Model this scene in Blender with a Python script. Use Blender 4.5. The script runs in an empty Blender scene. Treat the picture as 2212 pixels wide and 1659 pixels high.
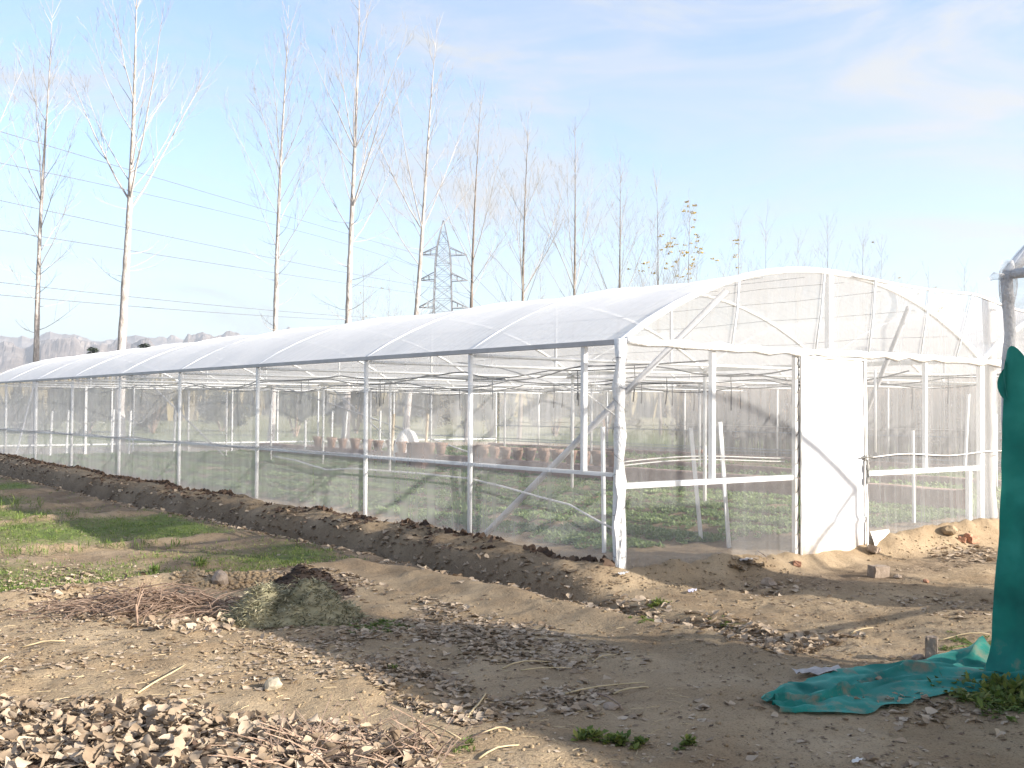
import bpy, bmesh, math, random, bisect
import numpy as np
from mathutils import Vector, Matrix, noise as mnoise

rnd = random.Random(7)
RNG = np.random.default_rng(11)
scene = bpy.context.scene
COL = scene.collection
R = math.radians

# ------------------------------------------------------------------ camera survey
CAM = np.array([-7.152, -7.754, 1.523])
YAW, PIT, ROL, FPX = 0.64692, 0.022748, 0.005977, 2363.68      # focal length in pixels of a 2212 wide picture
_F = np.array([math.sin(YAW)*math.cos(PIT), math.cos(YAW)*math.cos(PIT), math.sin(PIT)])
_R = np.array([math.cos(YAW), -math.sin(YAW), 0.0]); _U = np.cross(_R, _F)
_R2 = _R*math.cos(ROL)+_U*math.sin(ROL); _U2 = -_R*math.sin(ROL)+_U*math.cos(ROL)

def ray(u, v): return _F+_R2*(u-1106)/FPX-_U2*(v-829.5)/FPX
def at(u, v, z):
    """point seen at survey coordinate (u, v) at depth z metres"""
    return Vector(CAM+z*ray(u, v))
def hit(u, v, ax, val):
    d = ray(u, v); t = (val-CAM[ax])/d[ax]
    return Vector(CAM+t*d)

# ------------------------------------------------------------------ noise + terrain
_perm = RNG.random((256, 256))
def vnoise(x, y, seed=0):
    x = np.asarray(x, float)+seed*17.3; y = np.asarray(y, float)+seed*9.7
    xi = np.floor(x).astype(int); yi = np.floor(y).astype(int)
    fx = x-xi; fy = y-yi
    fx = fx*fx*(3-2*fx); fy = fy*fy*(3-2*fy)
    a = _perm[xi % 256, yi % 256]; b = _perm[(xi+1) % 256, yi % 256]
    c = _perm[xi % 256, (yi+1) % 256]; d = _perm[(xi+1) % 256, (yi+1) % 256]
    return (a*(1-fx)+b*fx)*(1-fy)+(c*(1-fx)+d*fx)*fy-.5
def fbm(x, y, f=1.0, o=4, seed=0):
    s = 0; a = 1.0
    for i in range(o):
        s = s+a*vnoise(np.asarray(x)*f, np.asarray(y)*f, seed+i); a *= .5; f *= 2.03
    return s
def sst(a, b, x):
    t = np.clip((np.asarray(x, float)-a)/(b-a), 0, 1); return t*t*(3-2*t)

BUNDS = [2.35, 5.5, 8.95, 11.7, 14.7, 18.2, 22.0]
L_HOUSE = 28.4
def along_(y): return sst(-.6, .1, y)*(1-sst(29, 31, y))
def hgt(x, y):
    x = np.asarray(x, float); y = np.asarray(y, float)
    side = sst(-.76, -.50, x); front = sst(-.45, .12, y)
    inn = side*front
    h = -.15+.15*inn
    h = h+along_(y)*(.05*fbm(x, y, 4.5, 3, 35))*np.exp(-((x+.42)/.36)**2)
    # raised beds inside the house
    inside = sst(.35, .8, x)*sst(.5, 1.2, y)*(1-sst(27.6, 28.3, y))*(1-sst(18.6, 19.3, x))
    bed = np.cos(2*np.pi*(x+.12*fbm(x, y, .6, 2, 5))/1.15)
    h = h+inside*(.055*np.clip(bed+.35, -1, .55)+.03*fbm(x, y, 3.2, 3, 21))
    # bank along the long wall, ditch beside it, low bund beyond
    along = sst(-.6, .1, y)*(1-sst(29, 31, y))
    h = h+along*(.05+.13*np.clip(y, 0, 30)/25+.09*fbm(x, y, 1.6, 4, 3))*np.exp(-((x+.22)/.34)**2)
    dx = x+.80+.12*fbm(0*x, y, .5, 2, 8)
    da = sst(-3.3, -1.6, y)*(1-sst(29, 31, y))
    h = h-da*(.10+.12*sst(-1.2, .4, y))*np.exp(-(dx/.15)**2)
    h = h+sst(-3.4, -2.4, y)*(1-sst(24, 31, y))*(.03+.05*(1-sst(.5, 2.5, y)))*np.exp(-((x+1.32+.2*fbm(x*0, y, .45, 2, 9))/.24)**2)
    # spoil along the foot of the front gable
    g1 = np.exp(-((y+.16)/.22)**2)
    h = h+g1*sst(-.1, .4, x)*(1-sst(2.35, 2.6, x))*(.06+.10*fbm(x, y, 4.5, 4, 31))
    g2 = np.exp(-((y+.17)/.24)**2)
    h = h+g2*sst(3.92, 4.3, x)*(1-sst(11, 14, x))*(.15+.06*sst(4.5, 6, x)+.12*fbm(x, y, 3.4, 5, 41))
    # basins for irrigation on the left
    left = (1-sst(-1.6, -1.25, x))*sst(1.2, 2.0, y)
    for i, b in enumerate(BUNDS):
        yy = y-b-.25*fbm(x, y*0, .5, 2, 50+i)
        k = .085 if i else .11
        h = h+left*k*np.exp(-(yy/(.17 if i else .3))**2)*(.75+.7*fbm(x, y, 2.0, 2, 60+i))
    h = h+(1-sst(30, 60, np.hypot(x+2, y)))*(1-.8*inside)*(.05*fbm(x, y, .35, 3, 70)+.035*fbm(x, y, 1.7, 3, 71)+.03*fbm(x, y, 6.0, 4, 72))
    return h
_pl = _perm.tolist()
def vn1(x, y, seed=0):
    x += seed*17.3; y += seed*9.7
    xi = math.floor(x); yi = math.floor(y); fx = x-xi; fy = y-yi
    fx = fx*fx*(3-2*fx); fy = fy*fy*(3-2*fy)
    r0 = _pl[xi % 256]; r1 = _pl[(xi+1) % 256]; j = yi % 256; k = (yi+1) % 256
    return (r0[j]*(1-fx)+r1[j]*fx)*(1-fy)+(r0[k]*(1-fx)+r1[k]*fx)*fy-.5
def fb1(x, y, f=1.0, o=4, seed=0):
    s = 0; a = 1.0
    for i in range(o):
        s += a*vn1(x*f, y*f, seed+i); a *= .5; f *= 2.03
    return s
def gz(x, y):
    i = min(max(bisect.bisect_right(GXL, x)-1, 0), len(GXL)-2); j = min(max(bisect.bisect_right(GYL, y)-1, 0), len(GYL)-2)
    a = (x-GXL[i])/(GXL[i+1]-GXL[i]); b = (y-GYL[j])/(GYL[j+1]-GYL[j])
    p = ZL[i]; q = ZL[i+1]
    return (p[j]*(1-b)+p[j+1]*b)*(1-a)+(q[j]*(1-b)+q[j+1]*b)*a
def gp(u, v):
    d = [float(k) for k in ray(u, v)]; t = 2.0; cx, cy, cz = (float(k) for k in CAM)
    for _ in range(4000):
        x = cx+t*d[0]; y = cy+t*d[1]; z = cz+t*d[2]
        g = gz(x, y)
        if z <= g+.001: break
        t += max(.004, .6*(z-g))
    return Vector((x, y, g))

# ------------------------------------------------------------------ object helpers
class MB:
    def __init__(s): s.v = []; s.f = []
    def add(s, vs, fs):
        n = len(s.v); s.v += [tuple(p) for p in vs]; s.f += [tuple(i+n for i in f) for f in fs]
    def box(s, c, size, rot=None):
        a, b, d = (k/2 for k in size)
        vs = [Vector((x, y, z)) for x in (-a, a) for y in (-b, b) for z in (-d, d)]
        if rot: vs = [rot @ p for p in vs]
        s.add([p+Vector(c) for p in vs], [(0, 1, 3, 2), (4, 6, 7, 5), (0, 4, 5, 1), (2, 3, 7, 6), (0, 2, 6, 4), (1, 5, 7, 3)])
    def bar(s, a, b, w, h=None):
        h = h or w; a = Vector(a); b = Vector(b); d = b-a
        q = d.to_track_quat('Z', 'Y').to_matrix()
        s.box((a+b)/2, (w, h, d.length), q)
    def tube(s, pts, rad, n=6, cap=True):
        pts = [Vector(p) for p in pts]
        if not isinstance(rad, (list, tuple)): rad = [rad]*len(pts)
        base = len(s.v); t0 = (pts[1]-pts[0]).normalized()
        u = t0.orthogonal().normalized()
        for i, p in enumerate(pts):
            t = (pts[min(i+1, len(pts)-1)]-pts[max(i-1, 0)])
            if t.length < 1e-9: t = t0
            t = t.normalized()
            u = (u-t*u.dot(t))
            u = u.normalized() if u.length > 1e-6 else t.orthogonal().normalized()
            w = t.cross(u)
            for k in range(n):
                a = 2*math.pi*k/n
                s.v.append(tuple(p+(u*math.cos(a)+w*math.sin(a))*rad[i]))
        for i in range(len(pts)-1):
            for k in range(n):
                k2 = (k+1) % n
                s.f.append((base+i*n+k, base+i*n+k2, base+(i+1)*n+k2, base+(i+1)*n+k))
        if cap:
            s.f.append(tuple(base+k for k in range(n))[::-1])
            e = base+(len(pts)-1)*n; s.f.append(tuple(e+k for k in range(n)))
    def lathe(s, prof, c=(0, 0, 0), n=18):
        b = len(s.v); c = Vector(c)
        for r, z in prof:
            for k in range(n):
                a = 2*math.pi*k/n; s.v.append((c.x+r*math.cos(a), c.y+r*math.sin(a), c.z+z))
        for i in range(len(prof)-1):
            for k in range(n):
                k2 = (k+1) % n
                s.f.append((b+i*n+k, b+i*n+k2, b+(i+1)*n+k2, b+(i+1)*n+k))
    def grid(s, P):
        """P[i][j] -> points"""
        b = len(s.v); n = len(P[0])
        for row in P: s.v += [tuple(p) for p in row]
        for i in range(len(P)-1):
            for j in range(n-1):
                s.f.append((b+i*n+j, b+(i+1)*n+j, b+(i+1)*n+j+1, b+i*n+j+1))
    def build(s, name, mat, parent=None, smooth=False, origin=None):
        me = bpy.data.meshes.new(name)
        o = Vector(origin) if origin is not None else Vector((0, 0, 0))
        if parent is not None and origin is None: o = parent.location.copy()
        vs = [tuple(Vector(p)-o) for p in s.v] if o.length else s.v
        me.from_pydata(vs, [], s.f); me.update()
        me.materials.append(mat)
        if smooth: me.polygons.foreach_set('use_smooth', [True]*len(me.polygons))
        ob = bpy.data.objects.new(name, me); COL.objects.link(ob)
        if parent is not None: ob.parent = parent
        else: ob.location = o
        return ob
def np_mesh(name, V, Fc, mat, parent=None, smooth=False, k=None):
    me = bpy.data.meshes.new(name)
    k = k or Fc.shape[1]; n = len(Fc)
    me.vertices.add(len(V)); me.vertices.foreach_set('co', np.ascontiguousarray(V, dtype=np.float32).ravel())
    me.loops.add(n*k); me.loops.foreach_set('vertex_index', np.ascontiguousarray(Fc, dtype=np.int32).ravel())
    me.polygons.add(n); me.polygons.foreach_set('loop_start', np.arange(n, dtype=np.int32)*k)
    me.update(calc_edges=True); me.validate()
    me.materials.append(mat)
    if smooth: me.polygons.foreach_set('use_smooth', [True]*n)
    ob = bpy.data.objects.new(name, me); COL.objects.link(ob)
    if parent is not None: ob.parent = parent
    return ob
def tag(o, label=None, cat=None, group=None, kind=None):
    if label: o['label'] = label
    if cat: o['category'] = cat
    if group: o['group'] = group
    if kind: o['kind'] = kind
    return o
def thing(name, loc, label, cat, group=None):
    o = bpy.data.objects.new(name, None); COL.objects.link(o)
    o.location = loc; o.empty_display_size = .2
    return tag(o, label, cat, group)

# ------------------------------------------------------------------ materials
def newmat(name):
    m = bpy.data.materials.new(name); m.use_nodes = True
    nt = m.node_tree; nt.nodes.clear()
    out = nt.nodes.new('ShaderNodeOutputMaterial')
    return m, nt, out
def N(nt, t, **kw):
    n = nt.nodes.new(t)
    for k, v in kw.items():
        if k in n.inputs: n.inputs[k].default_value = v
        else: setattr(n, k, v)
    return n
def ramp(nt, src, stops):
    r = nt.nodes.new('ShaderNodeValToRGB'); e = r.color_ramp.elements
    while len(e) < len(stops): e.new(.5)
    for i, (p, c) in enumerate(stops):
        e[i].position = p; e[i].color = (*c, 1) if len(c) == 3 else c
    nt.links.new(src, r.inputs[0]); return r
def coords(nt, scale=(1, 1, 1), kind='Object'):
    tc = nt.nodes.new('ShaderNodeTexCoord'); mp = nt.nodes.new('ShaderNodeMapping')
    mp.inputs['Scale'].default_value = scale
    nt.links.new(tc.outputs[kind], mp.inputs[0]); return mp.outputs[0]
def simple(name, stops, scale=4.0, rough=.8, bump=.0, detail=6, stretch=(1, 1, 1), metallic=0, spec=.3, transl=0.0, bscale=None, bdist=.01, island=0.0):
    m, nt, out = newmat(name)
    co = coords(nt, stretch)
    nz = N(nt, 'ShaderNodeTexNoise', Scale=scale, Detail=detail, Roughness=.62)
    nt.links.new(co, nz.inputs['Vector'])
    fac = nz.outputs['Fac']
    if island:
        ge = nt.nodes.new('ShaderNodeNewGeometry'); oi = nt.nodes.new('ShaderNodeObjectInfo')
        ad = N(nt, 'ShaderNodeMath', operation='ADD'); nt.links.new(ge.outputs['Random Per Island'], ad.inputs[0]); nt.links.new(oi.outputs['Random'], ad.inputs[1])
        fr = N(nt, 'ShaderNodeMath', operation='FRACT'); nt.links.new(ad.outputs[0], fr.inputs[0])
        mxx = N(nt, 'ShaderNodeMix', data_type='FLOAT'); mxx.inputs[0].default_value = island
        nt.links.new(fac, mxx.inputs[2]); nt.links.new(fr.outputs[0], mxx.inputs[3]); fac = mxx.outputs[0]
    r = ramp(nt, fac, stops)
    b = N(nt, 'ShaderNodeBsdfPrincipled', Roughness=rough, Metallic=metallic)
    b.inputs['Specular IOR Level'].default_value = spec
    nt.links.new(r.outputs[0], b.inputs['Base Color'])
    if bump:
        n2 = N(nt, 'ShaderNodeTexNoise', Scale=bscale or scale*3, Detail=5)
        nt.links.new(co, n2.inputs['Vector'])
        bp = N(nt, 'ShaderNodeBump', Strength=bump, Distance=bdist)
        nt.links.new(n2.outputs['Fac'], bp.inputs['Height']); nt.links.new(bp.outputs[0], b.inputs['Normal'])
    last = b.outputs[0]
    if transl:
        t = N(nt, 'ShaderNodeBsdfTranslucent'); nt.links.new(r.outputs[0], t.inputs[0])
        mx = N(nt, 'ShaderNodeMixShader', Fac=transl)
        nt.links.new(last, mx.inputs[1]); nt.links.new(t.outputs[0], mx.inputs[2]); last = mx.outputs[0]
    nt.links.new(last, out.inputs[0]); return m
def net_mat(name, op, col=(.82, .82, .83), streak=(1, 1, 1), sscale=6.0, var=.35, transl=.5):
    """woven insect net: open area seen end-on is 1-op; threads close up as it is seen more edge-on"""
    m, nt, out = newmat(name); L = nt.links.new
    lw = N(nt, 'ShaderNodeLayerWeight', Blend=.5)
    c = N(nt, 'ShaderNodeMath', operation='SUBTRACT'); c.inputs[0].default_value = 1.0; L(lw.outputs['Facing'], c.inputs[1])
    mx = N(nt, 'ShaderNodeMath', operation='MAXIMUM'); L(c.outputs[0], mx.inputs[0]); mx.inputs[1].default_value = .14
    iv = N(nt, 'ShaderNodeMath', operation='DIVIDE'); iv.inputs[0].default_value = 1.0; L(mx.outputs[0], iv.inputs[1])
    co = coords(nt, streak)
    nz = N(nt, 'ShaderNodeTexNoise', Scale=sscale, Detail=5, Roughness=.6); L(co, nz.inputs['Vector'])
    mr = N(nt, 'ShaderNodeMapRange'); L(nz.outputs['Fac'], mr.inputs[0])
    mr.inputs[1].default_value = .3; mr.inputs[2].default_value = .75
    mr.inputs[3].default_value = 1-op*(1-var); mr.inputs[4].default_value = 1-min(.95, op*(1+var*1.3))
    pw = N(nt, 'ShaderNodeMath', operation='POWER'); L(mr.outputs[0], pw.inputs[0]); L(iv.outputs[0], pw.inputs[1])
    al = N(nt, 'ShaderNodeMath', operation='SUBTRACT'); al.inputs[0].default_value = 1.0; L(pw.outputs[0], al.inputs[1])
    d = N(nt, 'ShaderNodeBsdfDiffuse', Color=(*col, 1)); t = N(nt, 'ShaderNodeBsdfTranslucent', Color=(*col, 1))
    m1 = N(nt, 'ShaderNodeMixShader', Fac=transl); L(d.outputs[0], m1.inputs[1]); L(t.outputs[0], m1.inputs[2])
    tr = N(nt, 'ShaderNodeBsdfTransparent')
    m2 = N(nt, 'ShaderNodeMixShader'); L(al.outputs[0], m2.inputs[0]); L(tr.outputs[0], m2.inputs[1]); L(m1.outputs[0], m2.inputs[2])
    L(m2.outputs[0], out.inputs[0]); return m
def soil_mat():
    m, nt, out = newmat('soil'); L = nt.links.new
    co = coords(nt, kind='Object')
    at_ = N(nt, 'ShaderNodeVertexColor', layer_name='kind'); sep = N(nt, 'ShaderNodeSeparateColor'); L(at_.outputs[0], sep.inputs[0])
    n1 = N(nt, 'ShaderNodeTexNoise', Scale=1.3, Detail=8, Roughness=.62); L(co, n1.inputs['Vector'])
    n2 = N(nt, 'ShaderNodeTexNoise', Scale=14, Detail=6, Roughness=.7); L(co, n2.inputs['Vector'])
    n3 = N(nt, 'ShaderNodeTexNoise', Scale=75, Detail=4, Roughness=.7); L(co, n3.inputs['Vector'])
    dry = ramp(nt, n1.outputs['Fac'], [(.28, (.23, .16, .095)), (.5, (.315, .235, .147)), (.72, (.41, .315, .205))])
    wet_shade = ramp(nt, n1.outputs['Fac'], [(.3, (.095, .07, .05)), (.7, (.18, .135, .10))])  # damp soil tone, also paints the shade left of the ditch
    mw = N(nt, 'ShaderNodeMix', data_type='RGBA'); L(sep.outputs[1], mw.inputs[0]); L(dry.outputs[0], mw.inputs[6]); L(wet_shade.outputs[0], mw.inputs[7])
    # fine speckle of crumbs and bits of straw
    sp = ramp(nt, n3.outputs['Fac'], [(.33, (.45, .42, .40)), (.48, (1, 1, 1)), (.62, (1, 1, 1)), (.75, (1.4, 1.36, 1.28))])
    ms = N(nt, 'ShaderNodeMix', data_type='RGBA', blend_type='MULTIPLY'); ms.inputs[0].default_value = .8
    L(mw.outputs[2], ms.inputs[6]); L(sp.outputs[0], ms.inputs[7])
    gr = ramp(nt, n2.outputs['Fac'], [(.3, (.07, .095, .03)), (.55, (.13, .17, .05)), (.8, (.21, .22, .09))])
    gm = N(nt, 'ShaderNodeMath', operation='MULTIPLY_ADD'); L(n2.outputs['Fac'], gm.inputs[0]); gm.inputs[1].default_value = 2.2; gm.inputs[2].default_value = -1.6
    ga = N(nt, 'ShaderNodeMath', operation='MULTIPLY_ADD', use_clamp=True); L(sep.outputs[0], ga.inputs[0]); ga.inputs[1].default_value = 1.5; L(gm.outputs[0], ga.inputs[2])
    g2 = N(nt, 'ShaderNodeMath', operation='MULTIPLY', use_clamp=True); L(ga.outputs[0], g2.inputs[0]); g2.inputs[1].default_value = 1.1
    mg = N(nt, 'ShaderNodeMix', data_type='RGBA'); L(g2.outputs[0], mg.inputs[0]); L(ms.outputs[2], mg.inputs[6]); L(gr.outputs[0], mg.inputs[7])
    b = N(nt, 'ShaderNodeBsdfPrincipled', Roughness=.95); b.inputs['Specular IOR Level'].default_value = .1
    L(mg.outputs[2], b.inputs['Base Color'])
    ad = N(nt, 'ShaderNodeMath', operation='MULTIPLY_ADD'); L(n3.outputs['Fac'], ad.inputs[0]); ad.inputs[1].default_value = .35; L(n2.outputs['Fac'], ad.inputs[2])
    bp = N(nt, 'ShaderNodeBump', Strength=.75, Distance=.03); L(ad.outputs[0], bp.inputs['Height']); L(bp.outputs[0], b.inputs['Normal'])
    L(b.outputs[0], out.inputs[0]); return m

M = {}
M['soil'] = soil_mat()
M['white'] = simple('white_paint', [(.25, (.66, .66, .64)), (.6, (.80, .80, .79)), (.85, (.84, .84, .83))], 9, .5, .1)
M['wrap'] = simple('net_wrapping', [(.25, (.62, .61, .58)), (.6, (.80, .79, .77))], 22, .8, .8, bdist=.02, stretch=(1, 1, .5))
M['dirty_white'] = simple('dirty_white', [(.2, (.5, .46, .4)), (.55, (.74, .72, .68)), (.8, (.82, .81, .79))], 6, .7, .3)
M['net_side'] = net_mat('insect_net_side', .165, col=(.85, .84, .83), streak=(1, 2.2, .2), sscale=2.2, var=.2)
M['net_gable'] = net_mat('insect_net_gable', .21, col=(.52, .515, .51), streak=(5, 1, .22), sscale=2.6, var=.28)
M['net_far'] = net_mat('insect_net_far', .26, col=(.80, .80, .79), streak=(2, 2, .15), sscale=3.0, var=.3)
M['net_roof'] = net_mat('insect_net_roof', .31, col=(.90, .88, .85), streak=(.4, 5, 1), sscale=2.2, var=.22, transl=.28)
M['net_old'] = net_mat('old_grey_net', .20, col=(.55, .54, .53), streak=(2, 2, 6), sscale=4, var=.5)
M['door_sheet'] = simple('door_sheet', [(.3, (.66, .66, .66)), (.7, (.74, .74, .74))], 7, .6, .25, stretch=(1, 1, .5), transl=.12, bdist=.01)
M['black_pipe'] = simple('black_pipe', [(.3, (.018, .018, .02)), (.7, (.05, .05, .05))], 12, .5)
M['rope'] = simple('pale_rope', [(.3, (.5, .47, .42)), (.7, (.74, .72, .68))], 30, .8)
M['wire'] = simple('wire', [(.3, (.10, .10, .11)), (.7, (.17, .17, .18))], 5, .5)
M['steel'] = simple('galvanised', [(.3, (.22, .24, .27)), (.7, (.34, .36, .39))], 3, .5, metallic=.3)
M['terracotta'] = simple('terracotta', [(.25, (.26, .165, .125)), (.55, (.38, .265, .205)), (.8, (.48, .36, .29))], 9, .9, .2)
M['brick'] = simple('brick', [(.25, (.25, .13, .08)), (.55, (.42, .22, .14)), (.8, (.5, .36, .25))], 18, .95, .6)
M['grey_brick'] = simple('earth_brick', [(.25, (.2, .15, .11)), (.6, (.33, .26, .2)), (.85, (.42, .34, .26))], 16, .95, .7)
M['kerb'] = simple('mud_kerb', [(.25, (.24, .155, .12)), (.6, (.37, .26, .21)), (.85, (.45, .34, .29))], 6, .95, .6)
M['stone'] = simple('stone', [(.3, (.27, .23, .165)), (.7, (.40, .35, .27))], 9, .9, .6)
M['concrete'] = simple('rough_post', [(.25, (.42, .39, .36)), (.6, (.58, .55, .52)), (.85, (.68, .66, .63))], 5, .95, .6, stretch=(1, 1, .3))
M['rust'] = simple('rusty_drum', [(.3, (.05, .035, .03)), (.5, (.10, .062, .05)), (.7, (.20, .10, .06))], 3.2, .8, .3)
M['sack'] = simple('white_sack', [(.3, (.6, .58, .55)), (.6, (.8, .79, .77))], 8, .7, .6, bdist=.03)
M['wood'] = simple('pale_plank', [(.3, (.5, .40, .28)), (.7, (.72, .62, .46))], 5, .8, .2, stretch=(1, 1, .15))
M['metal'] = simple('latch_metal', [(.3, (.1, .1, .1)), (.7, (.26, .25, .23))], 20, .5, metallic=.6)
M['leaf_dry'] = simple('dry_leaf', [(.06, (.12, .08, .05)), (.3, (.265, .195, .13)), (.6, (.385, .30, .215)), (.94, (.54, .445, .335))], 14, .85, .15, transl=.18, bscale=70, island=.6)
M['leaf_dark'] = simple('dark_leaf', [(.1, (.04, .026, .018)), (.5, (.10, .062, .042)), (.9, (.21, .145, .10))], 8.1, .85, .2, transl=.15, island=.6)
M['straw'] = simple('straw', [(.3, (.36, .28, .16)), (.7, (.54, .43, .26))], 12, .7)
M['twig'] = simple('twig', [(.3, (.16, .10, .07)), (.7, (.36, .26, .19))], 14, .9)
M['grass'] = simple('grass_blade', [(.1, (.07, .12, .02)), (.5, (.13, .19, .04)), (.8, (.25, .26, .08)), (.95, (.38, .33, .16))], 3.3, .6, transl=.35, island=.6)
M['crop'] = simple('crop_leaf', [(.1, (.14, .20, .07)), (.5, (.24, .32, .13)), (.9, (.37, .44, .21))], 3.7, .55, transl=.45, island=.6)
M['weed'] = simple('weed_leaf', [(.1, (.06, .10, .02)), (.5, (.13, .18, .035)), (.9, (.30, .28, .07))], 9, .55, transl=.35, island=.6)
M['clippings'] = simple('wilted_clippings', [(.1, (.15, .14, .08)), (.5, (.31, .29, .17)), (.75, (.42, .36, .24)), (.95, (.50, .48, .28))], 7, .8, transl=.2, island=.7)
M['ash'] = simple('charred_earth', [(.3, (.02, .015, .013)), (.6, (.06, .042, .032)), (.82, (.15, .11, .085))], 14, .95, .6)
M['bark'] = simple('poplar_bark', [(.22, (.15, .125, .11)), (.42, (.30, .265, .24)), (.6, (.43, .39, .36)), (.8, (.55, .51, .48))], 4.5, .9, .9, stretch=(1, 1, .55), bdist=.04)
M['bark_dark'] = simple('dark_poplar_bark', [(.25, (.10, .08, .065)), (.6, (.22, .18, .15)), (.85, (.36, .31, .27))], 3.2, .9, .7, stretch=(1, 1, .55), bdist=.03)
M['brace'] = simple('grey_pipe', [(.3, (.34, .34, .35)), (.7, (.46, .46, .47))], 4, .55)
M['wrap_shaded'] = simple('shaded_wrapping', [(.25, (.46, .45, .45)), (.6, (.64, .63, .63))], 22, .85, .8, bdist=.02)  # greyer copy of the wrapping, with shade put into its colour
M['twigs'] = simple('poplar_branch', [(.3, (.25, .23, .215)), (.7, (.42, .395, .375))], 2.0, .85)
M['leaf_yellow'] = simple('yellow_leaf', [(.1, (.22, .13, .03)), (.5, (.52, .36, .07)), (.9, (.62, .45, .10))], 3, .6, transl=.35, island=.7)
M['corn'] = simple('dry_corn', [(.1, (.13, .085, .06)), (.45, (.26, .175, .11)), (.75, (.46, .33, .2)), (.95, (.62, .48, .31))], 1.7, .85, transl=.25, island=.55)
M['scrub'] = simple('dry_scrub', [(.1, (.10, .08, .05)), (.5, (.2, .165, .095)), (.9, (.33, .265, .13))], .9, .9, transl=.2, island=.5)
M['scrub_green'] = simple('green_scrub', [(.1, (.05, .06, .025)), (.5, (.11, .115, .05)), (.9, (.22, .195, .08))], 1.1, .8, transl=.2, island=.5)
M['conifer'] = simple('dark_needles', [(.3, (.035, .055, .03)), (.7, (.08, .11, .055))], 2, .8)
M['rock'] = simple('rocky_hill', [(.3, (.11, .09, .08)), (.5, (.17, .14, .12)), (.62, (.27, .23, .20)), (.8, (.38, .33, .29))], .022, .95, .4, bdist=6, bscale=.06)
M['pale_scrap'] = simple('pale_scrap', [(.3, (.30, .27, .25)), (.7, (.5, .46, .43))], 14, .8, .4)
M['paper'] = simple('wrapper', [(.35, (.24, .2, .42)), (.5, (.62, .6, .66)), (.7, (.75, .74, .76))], 60, .5)
def cloth_mat():
    m, nt, out = newmat('green_shade_cloth'); L = nt.links.new
    co = coords(nt)
    n1 = N(nt, 'ShaderNodeTexNoise', Scale=3.0, Detail=6); L(co, n1.inputs['Vector'])
    r1 = ramp(nt, n1.outputs['Fac'], [(.28, (.004, .10, .08)), (.5, (.010, .17, .135)), (.72, (.03, .27, .215))])
    n2 = N(nt, 'ShaderNodeTexNoise', Scale=5.5, Detail=7, Roughness=.65); L(co, n2.inputs['Vector'])
    sx = N(nt, 'ShaderNodeSeparateXYZ'); L(co, sx.inputs[0])
    mz = N(nt, 'ShaderNodeMapRange'); L(sx.outputs[2], mz.inputs[0]); mz.inputs[1].default_value = .02; mz.inputs[2].default_value = .25; mz.inputs[3].default_value = 1; mz.inputs[4].default_value = 0
    du = ramp(nt, n2.outputs['Fac'], [(.52, (0, 0, 0)), (.66, (.8, .8, .8))])
    mu = N(nt, 'ShaderNodeMath', operation='MULTIPLY'); L(du.outputs[0], mu.inputs[0]); L(mz.outputs[0], mu.inputs[1])
    mx = N(nt, 'ShaderNodeMix', data_type='RGBA'); L(mu.outputs[0], mx.inputs[0]); L(r1.outputs[0], mx.inputs[6]); mx.inputs[7].default_value = (.28, .2, .13, 1)
    b = N(nt, 'ShaderNodeBsdfPrincipled', Roughness=.75); L(mx.outputs[2], b.inputs['Base Color'])
    b.inputs['Specular IOR Level'].default_value = .2; b.inputs['Sheen Weight'].default_value = .4; b.inputs['Sheen Tint'].default_value = (.3, .9, .8, 1)
    n3 = N(nt, 'ShaderNodeTexNoise', Scale=160, Detail=3); L(co, n3.inputs['Vector'])
    bp = N(nt, 'ShaderNodeBump', Strength=.35, Distance=.004); L(n3.outputs['Fac'], bp.inputs['Height']); L(bp.outputs[0], b.inputs['Normal'])
    t = N(nt, 'ShaderNodeBsdfTranslucent'); L(mx.outputs[2], t.inputs[0])
    ms = N(nt, 'ShaderNodeMixShader', Fac=.25); L(b.outputs[0], ms.inputs[1]); L(t.outputs[0], ms.inputs[2])
    L(ms.outputs[0], out.inputs[0]); return m
M['cloth'] = cloth_mat()
_nt = M['door_sheet'].node_tree; _p = [n for n in _nt.nodes if n.type == 'BSDF_PRINCIPLED'][0]; _src = _p.inputs['Base Color'].links[0].from_socket
_co = coords(_nt); _sx = N(_nt, 'ShaderNodeSeparateXYZ'); _nt.links.new(_co, _sx.inputs[0])
_nz = N(_nt, 'ShaderNodeTexNoise', Scale=9, Detail=6, Roughness=.7); _nt.links.new(_co, _nz.inputs['Vector'])
_ad = N(_nt, 'ShaderNodeMath', operation='MULTIPLY_ADD'); _nt.links.new(_nz.outputs['Fac'], _ad.inputs[0]); _ad.inputs[1].default_value = -.75; _nt.links.new(_sx.outputs[2], _ad.inputs[2])
_mr = N(_nt, 'ShaderNodeMapRange'); _nt.links.new(_ad.outputs[0], _mr.inputs[0]); _mr.inputs[1].default_value = -.50; _mr.inputs[2].default_value = -.12; _mr.inputs[3].default_value = .85; _mr.inputs[4].default_value = 0
_mx = N(_nt, 'ShaderNodeMix', data_type='RGBA'); _nt.links.new(_mr.outputs[0], _mx.inputs[0]); _nt.links.new(_src, _mx.inputs[6]); _mx.inputs[7].default_value = (.36, .27, .18, 1); _nt.links.new(_mx.outputs[2], _p.inputs['Base Color'])
M['shade_net'] = net_mat('green_shade_net', .72, col=(.005, .13, .10), var=.1, transl=.3)

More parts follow.
